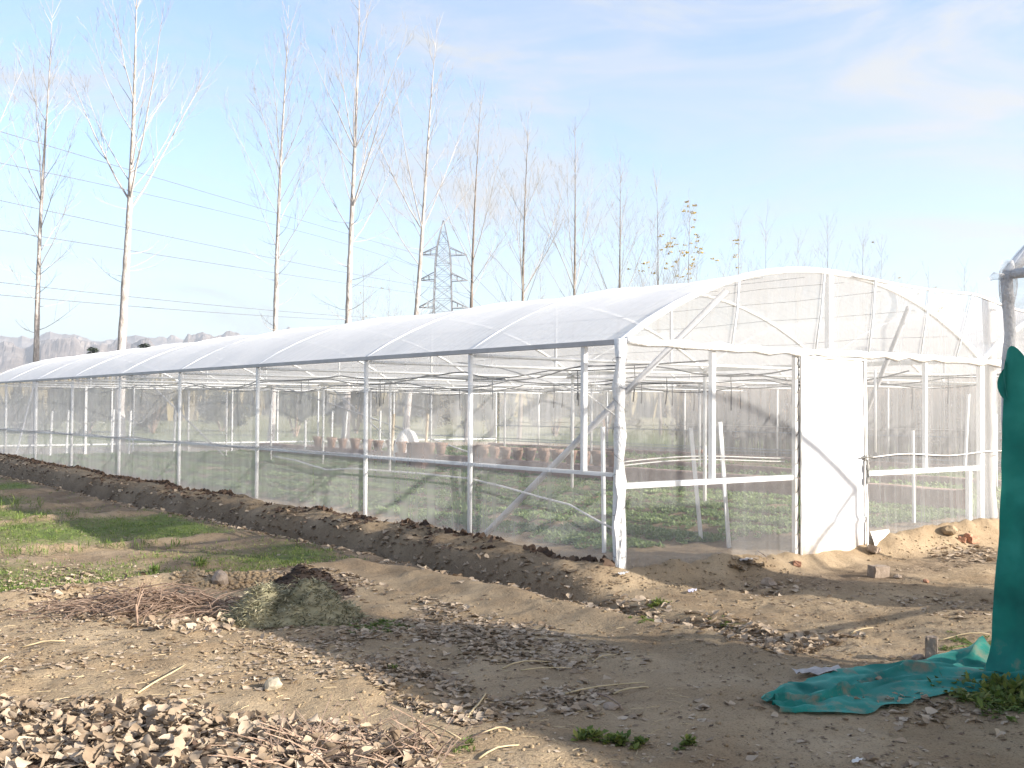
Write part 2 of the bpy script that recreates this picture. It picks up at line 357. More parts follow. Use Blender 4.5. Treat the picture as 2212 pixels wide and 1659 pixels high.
# ------------------------------------------------------------------ ground
def axis_pts(lo, a, b, hi, step, grow=1.16):
    mid = list(np.arange(a, b+1e-6, step)); s = step; x = b; up = []
    while x < hi: s *= grow; x += s; up.append(x)
    s = step; x = a; dn = []
    while x > lo: s *= grow; x -= s; dn.append(x)
    return np.array(dn[::-1]+mid+up)
gx = axis_pts(-3500, -8.5, 6.5, 3500, .05, 1.06); gy = axis_pts(-3500, -6.8, 11.0, 3500, .05, 1.06)
X, Y = np.meshgrid(gx, gy, indexing='ij')
Z = hgt(X, Y)
V = np.stack([X.ravel(), Y.ravel(), Z.ravel()], 1)
nx, ny = X.shape
GXL = gx.tolist(); GYL = gy.tolist(); ZL = Z.tolist()
idx = np.arange(nx*ny).reshape(nx, ny)
Fq = np.stack([idx[:-1, :-1].ravel(), idx[1:, :-1].ravel(), idx[1:, 1:].ravel(), idx[:-1, 1:].ravel()], 1)
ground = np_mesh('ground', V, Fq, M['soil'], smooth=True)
tag(ground, kind='structure', label='bare tan earth with a ditch and low banks')
ins = sst(.2, .5, X)*sst(.1, .4, Y)*(1-sst(28.2, 28.6, Y))*(1-sst(19.2, 19.5, X))
basin = (1-sst(-1.5, -1.15, X))*sst(2.4, 3.2, Y)*(1-sst(24, 30, Y))
for b in BUNDS: basin = basin*(1-.8*np.exp(-((Y-b)/.28)**2))
green = basin*np.clip(.45+.9*fbm(X, Y, .6, 3, 90), 0, 1)
far = sst(31, 36, Y+.0*X)+sst(20.5, 26, X); far = np.clip(far, 0, 1)
dist = np.hypot(X-CAM[0], Y-CAM[1])
green = np.maximum(green, far*sst(36, 46, dist)*np.clip(.75+.5*fbm(X, Y, .01, 2, 93), 0, 1)*(1-sst(210, 300, dist)))
green = np.maximum(green, ins*np.clip(.3+.7*fbm(X, Y, .8, 3, 94), 0, .85)*sst(6, 10, X+Y))
green = np.maximum(green, .55*np.exp(-(((X+.15)/.9)**2+((Y+5.0)/.7)**2))*(.6+fbm(X, Y, 2, 3, 95)))
moist_shade = np.clip(.2*sst(-.85, -.6, X)*(1-sst(-.1, .1, X))*sst(-.5, .6, Y)*(.7+.6*fbm(X, Y, 1.5, 3, 97))+ins*(.3+.6*fbm(X, Y, .7, 3, 96))+.5*np.exp(-((X+.8)/.35)**2)*sst(-1, .5, Y)+basin*.35+.45*sst(-2.3, -1.7, X)*(1-sst(-.95, -.8, X))*sst(1.0, 2.2, Y)*(1-sst(25, 30, Y))*(.8+.6*fbm(X, Y, 1.2, 3, 98))  # damp soil; the strip left of the ditch has its shade painted in
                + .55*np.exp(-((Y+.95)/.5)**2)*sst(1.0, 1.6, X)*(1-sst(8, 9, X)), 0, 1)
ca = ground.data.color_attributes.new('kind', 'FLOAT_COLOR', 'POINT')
cc = np.ones((nx*ny, 4), np.float32); cc[:, 0] = green.ravel(); cc[:, 1] = moist_shade.ravel(); cc[:, 2] = 0
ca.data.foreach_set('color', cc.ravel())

# ------------------------------------------------------------------ the net house (three spans)
W = 6.45; HE = 2.18; RISE = .925
YS = [0, 2.50, 4.90, 8.32, 11.70, 15.13, 18.60, 21.85, 25.14, 28.40]
def arch(k, x):
    t = (x-k*W)/W
    return HE+.02*k+RISE*(1-abs(2*t-1)**2.15)
house = thing('net_house', (0, 0, 0), 'long white insect-net greenhouse with arched roof and closed white door in its gable', 'greenhouse')
def part(mb, name, mat, parent=house, smooth=True, label=None):
    o = mb.build(name, M[mat], parent, smooth)
    if label: o['label'] = label
    return o
# posts of the long wall
for i, y in enumerate(YS):
    m = MB()
    if i == 0:
        n = 10
        pts = [(0.0+.012*math.sin(k*2.1), .0+.01*math.cos(k*1.7), -.1+k*(HE+.12)/n) for k in range(n+1)]
        m.tube(pts, [.056+.012*math.sin(k*3.3) + (.012 if k < 4 else 0) for k in range(n+1)], 10)
        p = part(m, 'corner_post', 'wrap', label='thick corner post wrapped in net')
        for k in range(9):
            m = MB(); z = .15+k*.235+rnd.uniform(-.05, .05); a0 = rnd.uniform(0, 6); tl = rnd.uniform(-.07, .07)
            m.tube([(.069*math.cos(a), .069*math.sin(a), z+tl*math.cos(a-a0)) for a in np.linspace(0, 6.28, 15)], .0022, 4)
            part(m, 'wire_tie', 'black_pipe', p)
        m = MB()   # loose tail of net hanging at the corner
        P = []
        for q in range(9):
            t = q/8; z = .95-t*1.02
            wd = .10*(1-.7*t)+.02
            P.append([Vector((-.05-.05*t+wd*(s-.5)+.012*math.sin(6*s+q), -.075-.02*t+.02*math.sin(9*s+2*q), z)) for s in np.linspace(0, 1, 7)])
        m.grid(P); part(m, 'net_tail', 'wrap')
    else:
        m.tube([(0, y, gz(0, y)-.1), (0, y, HE)], .0285, 10)
        part(m, 'post', 'white')
m = MB(); m.bar((0, .52, .9), (0, .52, HE-.03), .05, .05); part(m, 'post', 'white', smooth=False)
# rows under the gutters and the far wall
ROW1 = YS
ROW2 = [0, 3.4, 7.2, 11.08, 15.13, 19.15, 23.3, 27.38]
ROW3 = [0, 3, 6.5, 10.1, 13.94, 17.81, 21.63, 25.6, 28.4]
for k, row in ((1, ROW1), (2, ROW2), (3, ROW3)):
    for y in row:
        m = MB(); m.tube([(k*W, y, -.2), (k*W, y, HE+.02*k+(.1 if k == 3 else 0))], .03, 8); part(m, 'post', 'white')
# eave rail, gutters, mid rail
m = MB(); m.bar((-.012, -.03, HE-.008), (-.012, L_HOUSE, HE+.0), .056, .05); part(m, 'eave_rail', 'brace', smooth=False)
for k in (1, 2, 3):
    m = MB(); m.bar((k*W, .02, HE+.02*k+.0), (k*W, L_HOUSE-.03, HE+.02*k), .10, .06); part(m, 'gutter', 'white', smooth=False)
m = MB(); m.bar((.0, .05, .893), (.0, L_HOUSE-.04, .86), .038, .038); part(m, 'mid_rail', 'white', smooth=False)
m = MB()
pts = [(-.03-.01*math.sin(y), y, .915-.03*y/28+.02*math.sin(y*1.9)*(.4+.6*(y > 7))) for y in np.linspace(5, 28.2, 60)]
m.tube(pts, .016, 5); part(m, 'net_roll', 'net_old')
for z in (.85, .24):
    m = MB(); m.bar((3*W, .1, z), (3*W, L_HOUSE-.05, z), .03); part(m, 'mid_rail', 'steel', smooth=False)
m = MB(); m.bar((2*W, 8, .62), (2*W, 27, .62), .025); part(m, 'mid_rail', 'steel', smooth=False)
# hoops with tie bar and king post
for i, y in enumerate(YS):
    for k in range(3):
        m = MB(); xs = np.linspace(k*W, (k+1)*W, 19)
        r = .036 if i == 0 else .025
        m.tube([(x, y, arch(k, x)) for x in xs], r, 8); h = part(m, 'hoop', 'white')
        if i not in (0,):
            m = MB(); m.tube([(k*W+.05, y, HE-.05), ((k+1)*W-.05, y, HE-.05)], .022, 6); part(m, 'tie_bar', 'white', h)
        m = MB(); xm = (k+.5)*W
        m.bar((xm, y+(.0 if i else .0), HE-.03), (xm, y, arch(k, xm)-.03), .075 if i == 0 else .03, .06 if i == 0 else .03); part(m, 'king_post', 'white', h, smooth=False)
# roof wires
for k in range(3):
    for j in range(1, 9):
        if j in (0,): continue
        x = k*W+W*j/9
        pts = [(x, y, arch(k, x)-.055-.03*math.sin(y*1.1+j)**2) for y in np.linspace(.06, L_HOUSE-.06, 24)]
        m = MB(); m.tube(pts, .0035, 3); part(m, 'roof_wire', 'wire')
# front gable frame
m = MB(); n = 34
pts = [(x, -.055+.012*math.sin(x*7), HE-.005+.012*math.sin(x*11)+.008*math.sin(x*23)) for x in np.linspace(.04, 8.6, n)]
m.tube(pts, [.042+.012*math.sin(k*2.7) for k in range(n)], 8); part(m, 'top_rail', 'wrap', label='top rail bound in rolled white net')
m = MB(); m.bar((.06, .0, .79), (2.56, 0, .79), .055, .055); part(m, 'low_rail', 'white', smooth=False)
m = MB(); m.bar((3.9, .0, .79), (6.38, 0, .79), .055, .055); part(m, 'low_rail', 'white', smooth=False)
for x, z0, z1, r in ((1.3, .82, HE-.04, .026), (5.15, .82, HE-.04, .024), (6.14, -.1, .76, .03), (6.41, -.1, HE, .03)):
    m = MB(); m.bar((x, .01, z0), (x, .01, z1), r*2); part(m, 'gable_post', 'white', smooth=False)
m = MB(); m.bar((6.14, .06, .82), (6.23, .06, 1.75), .03); part(m, 'gable_post', 'white', smooth=False)
m = MB(); m.tube([(4.9, .55, 1.0), (4.9, .55, 2.05)], .016, 6); part(m, 'gable_post', 'white')
# wind braces
for a, b, r in (((1.55, .03, 2.78), (.06, 2.44, 0), .036), ((4.84, .03, 2.80), (W-.06, 2.44, .0), .034), ((1.6, 28.3, 2.75), (.05, 24.3, 0), .026),
                ((4.6, 28.3, 2.75), (6.4, 25.2, 0), .026), ((8.2, 28.3, 2.75), (12.85, 20.5, 0.05), .026), ((11.2, 28.3, 2.7), (12.85, 25.0, 0.0), .022)):
    m = MB(); m.tube([a, b], r, 8); part(m, 'brace', 'brace')
# far gable
m = MB(); m.bar((.03, L_HOUSE, .30), (19.3, L_HOUSE, .30), .05); part(m, 'low_rail', 'white', smooth=False)
for x in (1.56, 3.08, 3.9, 4.6, 8.0, 9.7, 11.3, 14.5, 16.2):
    m = MB(); m.bar((x, L_HOUSE, -.2), (x, L_HOUSE, HE), .07 if x == 3.08 else .045); part(m, 'gable_post', 'white', smooth=False)
# door in the front gable
door = MB()
DX0, DX1 = 2.60, 3.84
for x in (DX0, DX1):
    door.bar((x, -.02, -.2), (x, -.02, HE-.05), .055, .05)
dj = part(door, 'door_frame', 'dirty_white', smooth=False)
m = MB()
P = []
for a in np.linspace(0, 1, 27):
    row = []
    for b in np.linspace(0, 1, 49):
        x = DX0+.035+a*(DX1-DX0-.07); z = -.155+b*(HE-.06+.155)
        y = -.062+.004*math.sin(a*9+b*5)+.006*fb1(a*3, b*7, 1, 3, 5)
        lo = max(0, .22-b)
        y -= lo*.22*(.5+.5*math.sin(a*11+b*9))*(.4+a)
        y -= .02*math.exp(-((b-.185)/.012)**2)
        z -= max(0, .06-b)*(.7*math.sin(a*7)-.2)
        row.append((x, y, z))
    P.append(row)
m.grid(P); dr = part(m, 'door', 'door_sheet', label='white sheeted door')
for pa, pb in (((DX0+.035, -.075, -.1), (DX0+.035, -.072, HE-.06)), ((DX1-.035, -.10, -.13), (DX1-.035, -.075, HE-.06)), ((DX0+.03, -.072, HE-.065), (DX1-.03, -.072, HE-.065))):
    m2 = MB(); m2.tube([Vector(pa).lerp(Vector(pb), t)+Vector((.004*math.sin(t*31), .004*math.sin(t*23), 0)) for t in np.linspace(0, 1, 16)], .013, 6); part(m2, 'door_edge', 'dirty_white', dr)
m = MB(); m.tube([(DX1-.16, -.10, .985), (DX1+.06, -.10, .99)], .009, 6); m.box((DX1-.03, -.09, .985), (.10, .02, .045)); m.box((DX1+.02, -.085, .985), (.03, .03, .05))
lt = part(m, 'latch', 'metal', dr, smooth=False)
m = MB(); m.tube([(DX1-.05, -.11, .96), (DX1-.05, -.115, .86), (DX1-.035, -.115, .76), (DX1-.045, -.11, .70)], .012, 6); m.box((DX1-.045, -.115, .72), (.05, .02, .07))
m.box((DX1-.05, -.115, .87), (.045, .025, .06))
part(m, 'padlock', 'metal', lt, smooth=False)
m = MB()
for k in range(14):
    m = MB(); z = 0+k*.155; m.tube([(DX0-.03, -.055, z), (DX0-.005, -.062, z+.03), (DX0+.03, -.05, z+.07)], .004, 3)
    part(m, 'lacing', 'black_pipe', dj)
# nets ---- long wall
def wave(u, v, s): return fb1(u, v, 1.0, 3, s)
m = MB(); P = []
zs = [-.06, .1, .3, .5, .7, .88, 1.1, 1.4, 1.7, 1.95, HE-.045]
ysn = np.arange(-.04, L_HOUSE+.01, .28)
for y in ysn:
    P.append([(-.034+.016*wave(y*1.3, z*.8, 3), float(y), z+(.02+.15*max(0, y)/25 if z < 0 else 0)) for z in zs])
m.grid(P); part(m, 'side_net', 'net_side')
# front gable net: follows the hoop on the left, the rope on the right
def ropez(x): return float(np.interp(x, [3.78, 6.2, 7.02, 9.2], [3.085, 3.05, 2.93, 2.75]))-.03*math.sin(max(0, min(1, (x-3.78)/2.42))*math.pi)
m = MB()
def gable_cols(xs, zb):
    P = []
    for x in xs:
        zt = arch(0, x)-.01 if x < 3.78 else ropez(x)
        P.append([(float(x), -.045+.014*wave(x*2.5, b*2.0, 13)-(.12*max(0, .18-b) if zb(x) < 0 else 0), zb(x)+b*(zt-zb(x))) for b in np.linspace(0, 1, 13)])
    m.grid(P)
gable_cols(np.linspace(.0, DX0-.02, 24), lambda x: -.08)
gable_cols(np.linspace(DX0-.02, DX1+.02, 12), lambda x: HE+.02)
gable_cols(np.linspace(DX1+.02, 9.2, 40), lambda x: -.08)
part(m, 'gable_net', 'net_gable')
for xa, xb in ((1.62, 1.50), (3.05, 2.88), (4.00, 3.86), (5.12, 4.92), (6.10, 5.70)):
    za = arch(0, xa) if xa < 3.7 else ropez(xa)
    m = MB(); m.tube([(xa, -.075, za), ((xa+xb)/2+.015, -.08, (za+HE)/2), (xb, -.08, HE+.02)], .011, 4); part(m, 'net_seam', 'white')
m = MB(); m.tube([(x, -.05, ropez(x)) for x in np.linspace(3.6, 9.2, 24)], .017, 6); part(m, 'top_rope', 'white')
m = MB(); m.tube([(x, -.08, .99+.02*math.sin(x*3.1)) for x in np.linspace(3.9, 8.6, 30)], .009, 4); part(m, 'net_rope', 'rope')
for d in (0, .035):
    m = MB(); m.tube([(x, .10+.1*d, .97+d+.035*math.sin(x*1.6)+.02*(x-.1)/2.5) for x in np.linspace(.08, 2.56, 18)], .008, 4); part(m, 'net_rope', 'rope')
# a flap of net lifted beside the door
m = MB(); P = []
for a in np.linspace(0, 1, 8):
    P.append([(DX1+.06+a*.36, -.07-.10*b*(1-a)-.01*math.sin(7*a+4*b), .12-b*(.30-.20*a)) for b in np.linspace(0, 1, 7)])
m.grid(P); part(m, 'net_flap', 'dirty_white')
# roof nets
for k in range(3):
    m = MB(); P = []
    for y in np.arange(-.05, L_HOUSE+.08, .20):
        d = min(abs(y-q) for q in YS); sag = .035*(1-math.exp(-(d/.8)**2))
        P.append([(float(x), float(y), arch(k, x)+.016-sag*math.sin(math.pi*(x-k*W)/W)+.014*wave(x*1.2, y*2.6, 23)+.006*wave(x*7, y*3, 24)) for x in np.linspace(k*W-.01, (k+1)*W+.0, 21)])
    m.grid(P); part(m, 'roof_net', 'net_roof')
# far nets
m = MB(); m.grid([[(3*W+.03, float(y), z) for z in np.linspace(-.1, HE+.1, 6)] for y in np.arange(0, L_HOUSE+.1, .6)]); part(m, 'side_net', 'net_far')
for k in range(3):
    m = MB(); m.grid([[(float(x), L_HOUSE+.03, -.1+b*(arch(k, x)+.1)) for b in np.linspace(0, 1, 8)] for x in np.linspace(k*W, (k+1)*W, 18)]); part(m, 'gable_net', 'net_far')
# irrigation pipes under the roof
ip = 0
for x, z0 in ((1.5, 2.05), (3.1, 2.10), (4.9, 2.05), (7.9, 2.08), (9.8, 2.1), (11.4, 2.08)):
    pts = []
    ph = rnd.uniform(0, 6)
    for y in np.linspace(.1, 28.2, 90):
        j = max(0, np.searchsorted(YS, y)-1); t = (y-YS[j])/(YS[min(j+1, 9)]-YS[j]+1e-6)
        sg = .15*(.6+.5*math.sin(j*2.3+ph))*4*t*(1-t)
        pts.append((x+.05*math.sin(y*.8+ph), float(y), z0-sg))
    m = MB(); m.tube(pts, .010, 5)
    o = part(m, 'irrigation_pipe', 'black_pipe')
    for q in range(4, 88, 9):
        p = pts[q]; m = MB(); m.tube([(p[0], p[1], p[2]), (p[0]+.01, p[1], p[2]-.2), (p[0]+rnd.uniform(-.03, .03), p[1], p[2]-.42)], [.006, .007, .009], 4); part(m, 'dropper', 'black_pipe', o)
# loose lines tied to the frame
ROPES = []
hb = [(590, 985), (640, 995), (705, 1015), (760, 1012), (840, 1018), (900, 1022), (1015, 1034), (1090, 1052), (1160, 1072), (1230, 1090), (1300, 1130), (1325, 1142)]
m = MB(); m.tube([hit(u, v, 0, .06) for u, v in hb], .011, 5); part(m, 'net_rope', 'rope')
m = MB(); m.tube([(.3, 3.2, 2.08), (.22, 2.2, 1.98), (.15, 1.3, 1.82), (.1, .6, 1.68), (.06, .1, 1.45)], .008, 4); part(m, 'net_rope', 'rope')
m = MB(); m.tube([(3*W-.06, y, 1.02+.03*math.sin(y*.9)) for y in np.linspace(1, 28, 50)], .010, 4); part(m, 'net_rope', 'rope')
m = MB(); m.tube([(.25+.06*x, L_HOUSE-.08, 1.0+.04*math.sin(x*1.4)) for x in np.linspace(0, 100, 60)], .008, 4); part(m, 'net_rope', 'rope')

# ------------------------------------------------------------------ things in the net house
def pole(a, b, w, name, mat, label, cat, group, flat=False):
    m = MB(); a = Vector(a); b = Vector(b)
    if flat:   # angle section
        m.bar(a, b, .055, .012); off = Vector((-.027, -.027, 0)); m.bar(a+off, b+off, .012, .055)
    else: m.tube([a, b], w, 8)
    return tag(m.build(name, M[mat], None, origin=a), label, cat, group)
g = 'loose stakes standing in the beds'
pole((.70, .99, -.1), hit(1302, 922, 1, .99), .024, 'stake', 'white', 'thin white stake just left of the wrapped corner post', 'stake', g)
pole((2.27, 1.05, -.1), hit(1492, 925, 1, 1.05), .03, 'stake', 'white', 'leaning white angle-iron stake left of the gable post', 'stake', g, True)
pole((2.30, .66, -.1), hit(1555, 912, 1, .66), .03, 'stake', 'white', 'leaning grey-white stake between the angle-iron stake and the door', 'stake', g, True)
pole((hit(1974, 930, 1, .8).x, .8, -.1), hit(1972, 930, 1, .8), .022, 'stake', 'white', 'thin upright white stake behind the net right of the door', 'stake', g)
sl = ['leftmost short white stake at the far gable', 'second short stake from the left at the far gable', 'short white stake near the middle of the far gable', 'leaning short stake right of the far gable middle', 'slanting short stake at the right of the far gable']
for (u, vt, vb), lb in zip(((111, 888, 981), (146, 886, 980), (244, 884, 977), (281, 886, 977), (378, 884, 972)), sl):
    b = hit(u-3, vb, 1, 27.6); b.z = -.05; t = hit(u+2, vt, 1, 27.6)
    pole(b, t, .036, 'stake', 'white', lb, 'stake', g)
for (u, vt, lean), lb in zip(((718, 886, 2), (750, 888, 8), (822, 887, 3), (660, 908, 0)), ('white stake behind the left end of the pot row', 'slanting white stake behind the pot row', 'white stake behind the pots left of the sack', 'short stake at the left end of the kerb')):
    t = at(u, vt, 33.5); b = at(u-lean, 955, 33.5); b.z = -.1
    pole(b, t, .033, 'stake', 'white', lb, 'stake', g)
for u, lb in ((848, 'pale plank leaning left of the white sack'), (921, 'pale plank leaning right of the white sack')):
    t = at(u+3, 894, 29.6); b = at(u-3, 960, 29.6); b.z = -.05
    m = MB(); m.bar(b, t, .12, .04); tag(m.build('plank', M['wood'], None, origin=b), lb, 'plank', 'planks beside the sack')
# kerbs
def kerb(x, y0, y1, w, h, label, name='low_kerb', base=-.1):
    m = MB(); P = []
    for y in np.arange(y0, y1, .25):
        j = .02*wave(y*1.7, x, 33); jz = .03*wave(y*2.3, x, 34)
        P.append([(x-w/2+j, float(y), base), (x-w/2+j+.01, float(y), h+jz-.02), (x-w/2+j+.03, float(y), h+jz), (x+w/2-.03, float(y), h+jz*.6), (x+w/2, float(y), h-.02), (x+w/2, float(y), base)])
    m.grid(P); return tag(m.build(name, M['kerb'], None, smooth=False, origin=(x, y0, 0)), label, 'kerb', 'low mud kerbs in the greenhouse')
kerb(8.45, 1.5, 26.8, .34, .33, 'brown mud kerb carrying the row of clay pots')
kerb(18.6, 2, 28, .25, .16, 'far low brown kerb near the back net wall')
kerb(13.2, 2, 20, .3, .20, 'middle brown kerb in front of the dry corn, no pots')
# pots
py = list(np.arange(9.3, 14.2, .47))+[14.25]+[15.9, 16.45, 17.1, 17.75, 18.4, 19.05, 19.75, 20.4, 21.2, 21.9, 22.8]
for i, y in enumerate(py):
    s = rnd.uniform(1.12, 1.28)
    e = thing('clay_pot', (8.42+rnd.uniform(-.03, .03), y, .325), 'brown clay flower pot in the row on the mud kerb', 'flower pot', 'clay pots in a row on the kerb')
    e.rotation_euler = (rnd.gauss(0, .03), rnd.gauss(0, .03), rnd.uniform(0, 6))
    m = MB(); m.lathe([(.0, .0), (.075*s, .0), (.115*s, .20*s), (.118*s, .205*s)], e.location, 16); m.build('pot_body', M['terracotta'], e, True)
    m = MB(); m.lathe([(.118*s, .198*s), (.134*s, .2*s), (.137*s, .25*s), (.122*s, .252*s), (.112*s, .20*s), (0, .19*s)], e.location, 16); m.build('rim', M['terracotta'], e, False)
# drum and sack
c = hit(902, 1012, 2, .02)
e = thing('metal_drum', (c.x, c.y, -.05), 'rusty dark brown drum standing in the crop in front of the white sack', 'drum')
m = MB(); pr = [(.0, 0), (.27, 0)]
for q in range(7): pr += [(.27+.012*(q % 2), .06+q*.1)]
pr += [(.275, .68), (.26, .70), (.25, .62), (0, .60)]
m.lathe(pr, e.location, 24); m.build('drum_body', M['rust'], e, True)
m = MB(); m.tube([(e.location.x+.285*math.cos(a), e.location.y+.285*math.sin(a), e.location.z+.70) for a in np.linspace(0, 6.283, 25)], .014, 6); m.build('rim', M['rust'], e, True)
c = at(880, 960, 30.0)
m = MB(); P = []
for a in np.linspace(0, 2*math.pi, 29):
    row = []
    for t in np.linspace(0, 1, 12):
        r = .40*math.sqrt(max(0, 1-t**2.6))*(1+.06*math.sin(5*a+3*t)); z = t*.98
        z += .03*math.sin(3*a)*t*(1-t)*3
        row.append((c.x+r*math.cos(a), c.y+.8*r*math.sin(a), -.02+z*1.02))
    P.append(row)
m.grid(P); tag(m.build('sack', M['sack'], None, True, origin=(c.x, c.y, 0)), 'bulging white woven sack between two planks behind the drum', 'sack')

# crop seedlings ------------------------------------------------------------------
def leaf_cloud(name, pts, nl, ln, wd, mat, up=.9, jitter=.5, label=None, cat=None, kind='stuff', parent=None):
    """pts: (n,3) plant bases; every plant gets nl bent leaf blades of length ln and width wd"""
    pts = np.repeat(np.asarray(pts), nl, axis=0); n = len(pts)
    a = RNG.uniform(0, 2*np.pi, n); el = RNG.uniform(.25, 1.3, n)*up
    l = ln*RNG.uniform(.6, 1.25, n); w = wd*RNG.uniform(.7, 1.2, n)
    base = pts+np.stack([RNG.normal(0, jitter*ln*.3, n), RNG.normal(0, jitter*ln*.3, n), np.zeros(n)], 1)
    d = np.stack([np.cos(a)*np.cos(el), np.sin(a)*np.cos(el), np.sin(el)], 1)
    s = np.stack([-np.sin(a), np.cos(a), RNG.uniform(-.4, .4, n)], 1)
    mid = base+d*(l*.55)[:, None]; tip = mid+d*(l*.45)[:, None]; tip[:, 2] -= l*RNG.uniform(.05, .4, n)
    V = np.stack([base, mid+s*(w/2)[:, None], tip, mid-s*(w/2)[:, None]], 1).reshape(-1, 3)
    F = np.arange(4*n).reshape(-1, 4)
    o = np_mesh(name, V, F, M[mat], parent)
    if kind: tag(o, label, cat, None, kind)
    return o
pts = []
for _ in range(60000):
    x = rnd.uniform(.5, 8.1); y = .9+27*rnd.random()**1.5
    b = math.cos(2*math.pi*(x+.12*fb1(x, y, .6, 2, 5))/1.15)
    if b < -.62+.25*rnd.random() or fb1(x, y, .9, 2, 77) < -.5+.3*rnd.random()*rnd.random(): continue
    if y < 1.2 and x < 4 and rnd.random() < .6: continue
    pts.append((x, y, gz(x, y)))
    if len(pts) > 13500: break
leaf_cloud('seedling_crop', pts, 9, .08, .026, 'crop', label='rows of young green seedlings in the beds', cat='seedlings')
pts = []
for _ in range(6500):
    x = rnd.uniform(8.7, 19); y = rnd.uniform(1, 27.5)
    if fb1(x, y, .45, 2, 78) < -.12: continue
    pts.append((x, y, gz(x, y)))
leaf_cloud('seedling_crop', pts, 6, .16, .05, 'crop', label='green plants in the beds beyond the pot row', cat='seedlings')

# ------------------------------------------------------------------ wooden post at the gable corner
m = MB(); n = 9
tpx = hit(2138, 900, 1, .14).x
pts = [(tpx+.014*math.sin(k*1.9), .14+.012*math.cos(k*2.3), -.2+k*(3.25)/n) for k in range(n+1)]
m.tube(pts, [.082+.012*math.sin(k*2.2+1) for k in range(n+1)], 9)
tag(m.build('timber_post', M['concrete'], None, True, origin=(tpx, .14, -.2)), 'tall rough pale post at the right corner of the gable', 'post')

# ------------------------------------------------------------------ second net house on the right
B = thing('net_shed', (-.44, -4.105, 0), 'second net house at the right edge, its corner post bound with net', 'greenhouse')
W2 = 6.3; H2 = 2.40; Y2 = -4.105; X2 = -.44; YB = -17.0
def arch2(x):
    t = (x-X2)/W2
    return H2+1.15*(1-abs(2*t-1)**2.0)
m = MB(); n = 14
pts = [(X2+.01*math.sin(k*2.2), Y2+.01*math.cos(k*1.3), -.25+k*(H2+.25)/n) for k in range(n+1)]
m.tube(pts, [.036+.005*math.sin(k*2.9) for k in range(n+1)], 10); cp = m.build('corner_post', M['wrap_shaded'], B, True)
for k in range(9):
    m = MB(); z = 1.78+k*.065+rnd.uniform(-.02, .02); tl = rnd.uniform(-.03, .03)
    m.tube([(X2+.044*math.cos(a), Y2+.044*math.sin(a), z+tl*math.cos(a)) for a in np.linspace(0, 6.28, 13)], .004, 4)
    m.build('wire_tie', M['black_pipe'], cp)
m = MB()   # knot of net at the post head
P = []
for a in np.linspace(0, 2*math.pi, 15):
    P.append([(X2-.0+(.032+.025*math.sin(math.pi*t)+.008*math.sin(3*a+9*t))*math.cos(a), Y2+(.032+.025*math.sin(math.pi*t))*math.sin(a), H2-.22+.31*t) for t in np.linspace(0, 1, 9)])
m.grid(P); m.tube([(X2-.05, Y2-.0, H2-.02), (X2-.09, Y2+.04, H2-.015), (X2-.11, Y2+.06, H2-.035)], [.02, .025, .012], 7)
m.build('net_knot', M['net_old'], B, True)
for yy in (-7.4, -10.6, -13.8, YB):
    m = MB(); m.tube([(X2, yy, -.3), (X2, yy, H2)], .035, 8); m.build('post', M['white'], B, True)
for yy in (Y2, -7.4, -10.6, -13.8, YB):
    m = MB(); m.tube([(X2+W2, yy, -.3), (X2+W2, yy, H2)], .035, 8); m.build('post', M['white'], B, True)
    m = MB(); m.tube([(x, yy, arch2(x)) for x in np.linspace(X2, X2+W2, 19)], .04 if yy == Y2 else .014, 8); m.build('hoop', M['white'], B, True)
for xx in (X2, X2+W2):
    m = MB(); m.tube([(xx, Y2+.02, H2), (xx, YB, H2)], .032, 8); m.build('eave_rail', M['wrap_shaded'], B, True)
m = MB(); m.bar((X2+.05, Y2, .55), (2.3, Y2, .55), .05); m.build('low_rail', M['white'], B, False)
m = MB(); m.bar((3.0, Y2, H2), (3.0, Y2, H2+1.1), .06); m.build('king_post', M['white'], B, False)
for xx in (2.28, 3.7):
    m = MB(); m.bar((xx, Y2, -.3), (xx, Y2, H2+.05), .06); m.build('door_frame', M['white'], B, False)
m = MB(); m.grid([[(float(x), Y2+.03+.01*wave(x*3, z*2, 46), z) for z in np.linspace(-.12, 2.35, 9)] for x in np.linspace(2.31, 3.67, 9)]); m.build('door', M['door_sheet'], B, True)
m = MB(); P = []
for y in np.arange(Y2+.03, YB-.1, -.3):
    P.append([(float(x), float(y), arch2(x)+.03+.02*wave(x*6, y*5, 44)+.02*math.sin(y*9)*math.exp(-(x-X2)/.3)) for x in np.linspace(X2-.03, X2+W2, 30)])
m.grid(P); m.build('roof_net', M['net_old'], B, True)
m = MB(); m.grid([[(X2-.05+.012*wave(y*3, z*2, 45), float(y), z) for z in np.linspace(-.2, H2, 9)] for y in np.arange(Y2, YB-.1, -.4)]); m.build('side_net', M['net_old'], B, True)
m = MB(); m.grid([[(X2+.09, float(y), z) for z in np.linspace(-.2, H2-.06, 6)] for y in np.arange(Y2-.35, YB-.1, -.5)]); m.build('shade_net', M['shade_net'], B, True)

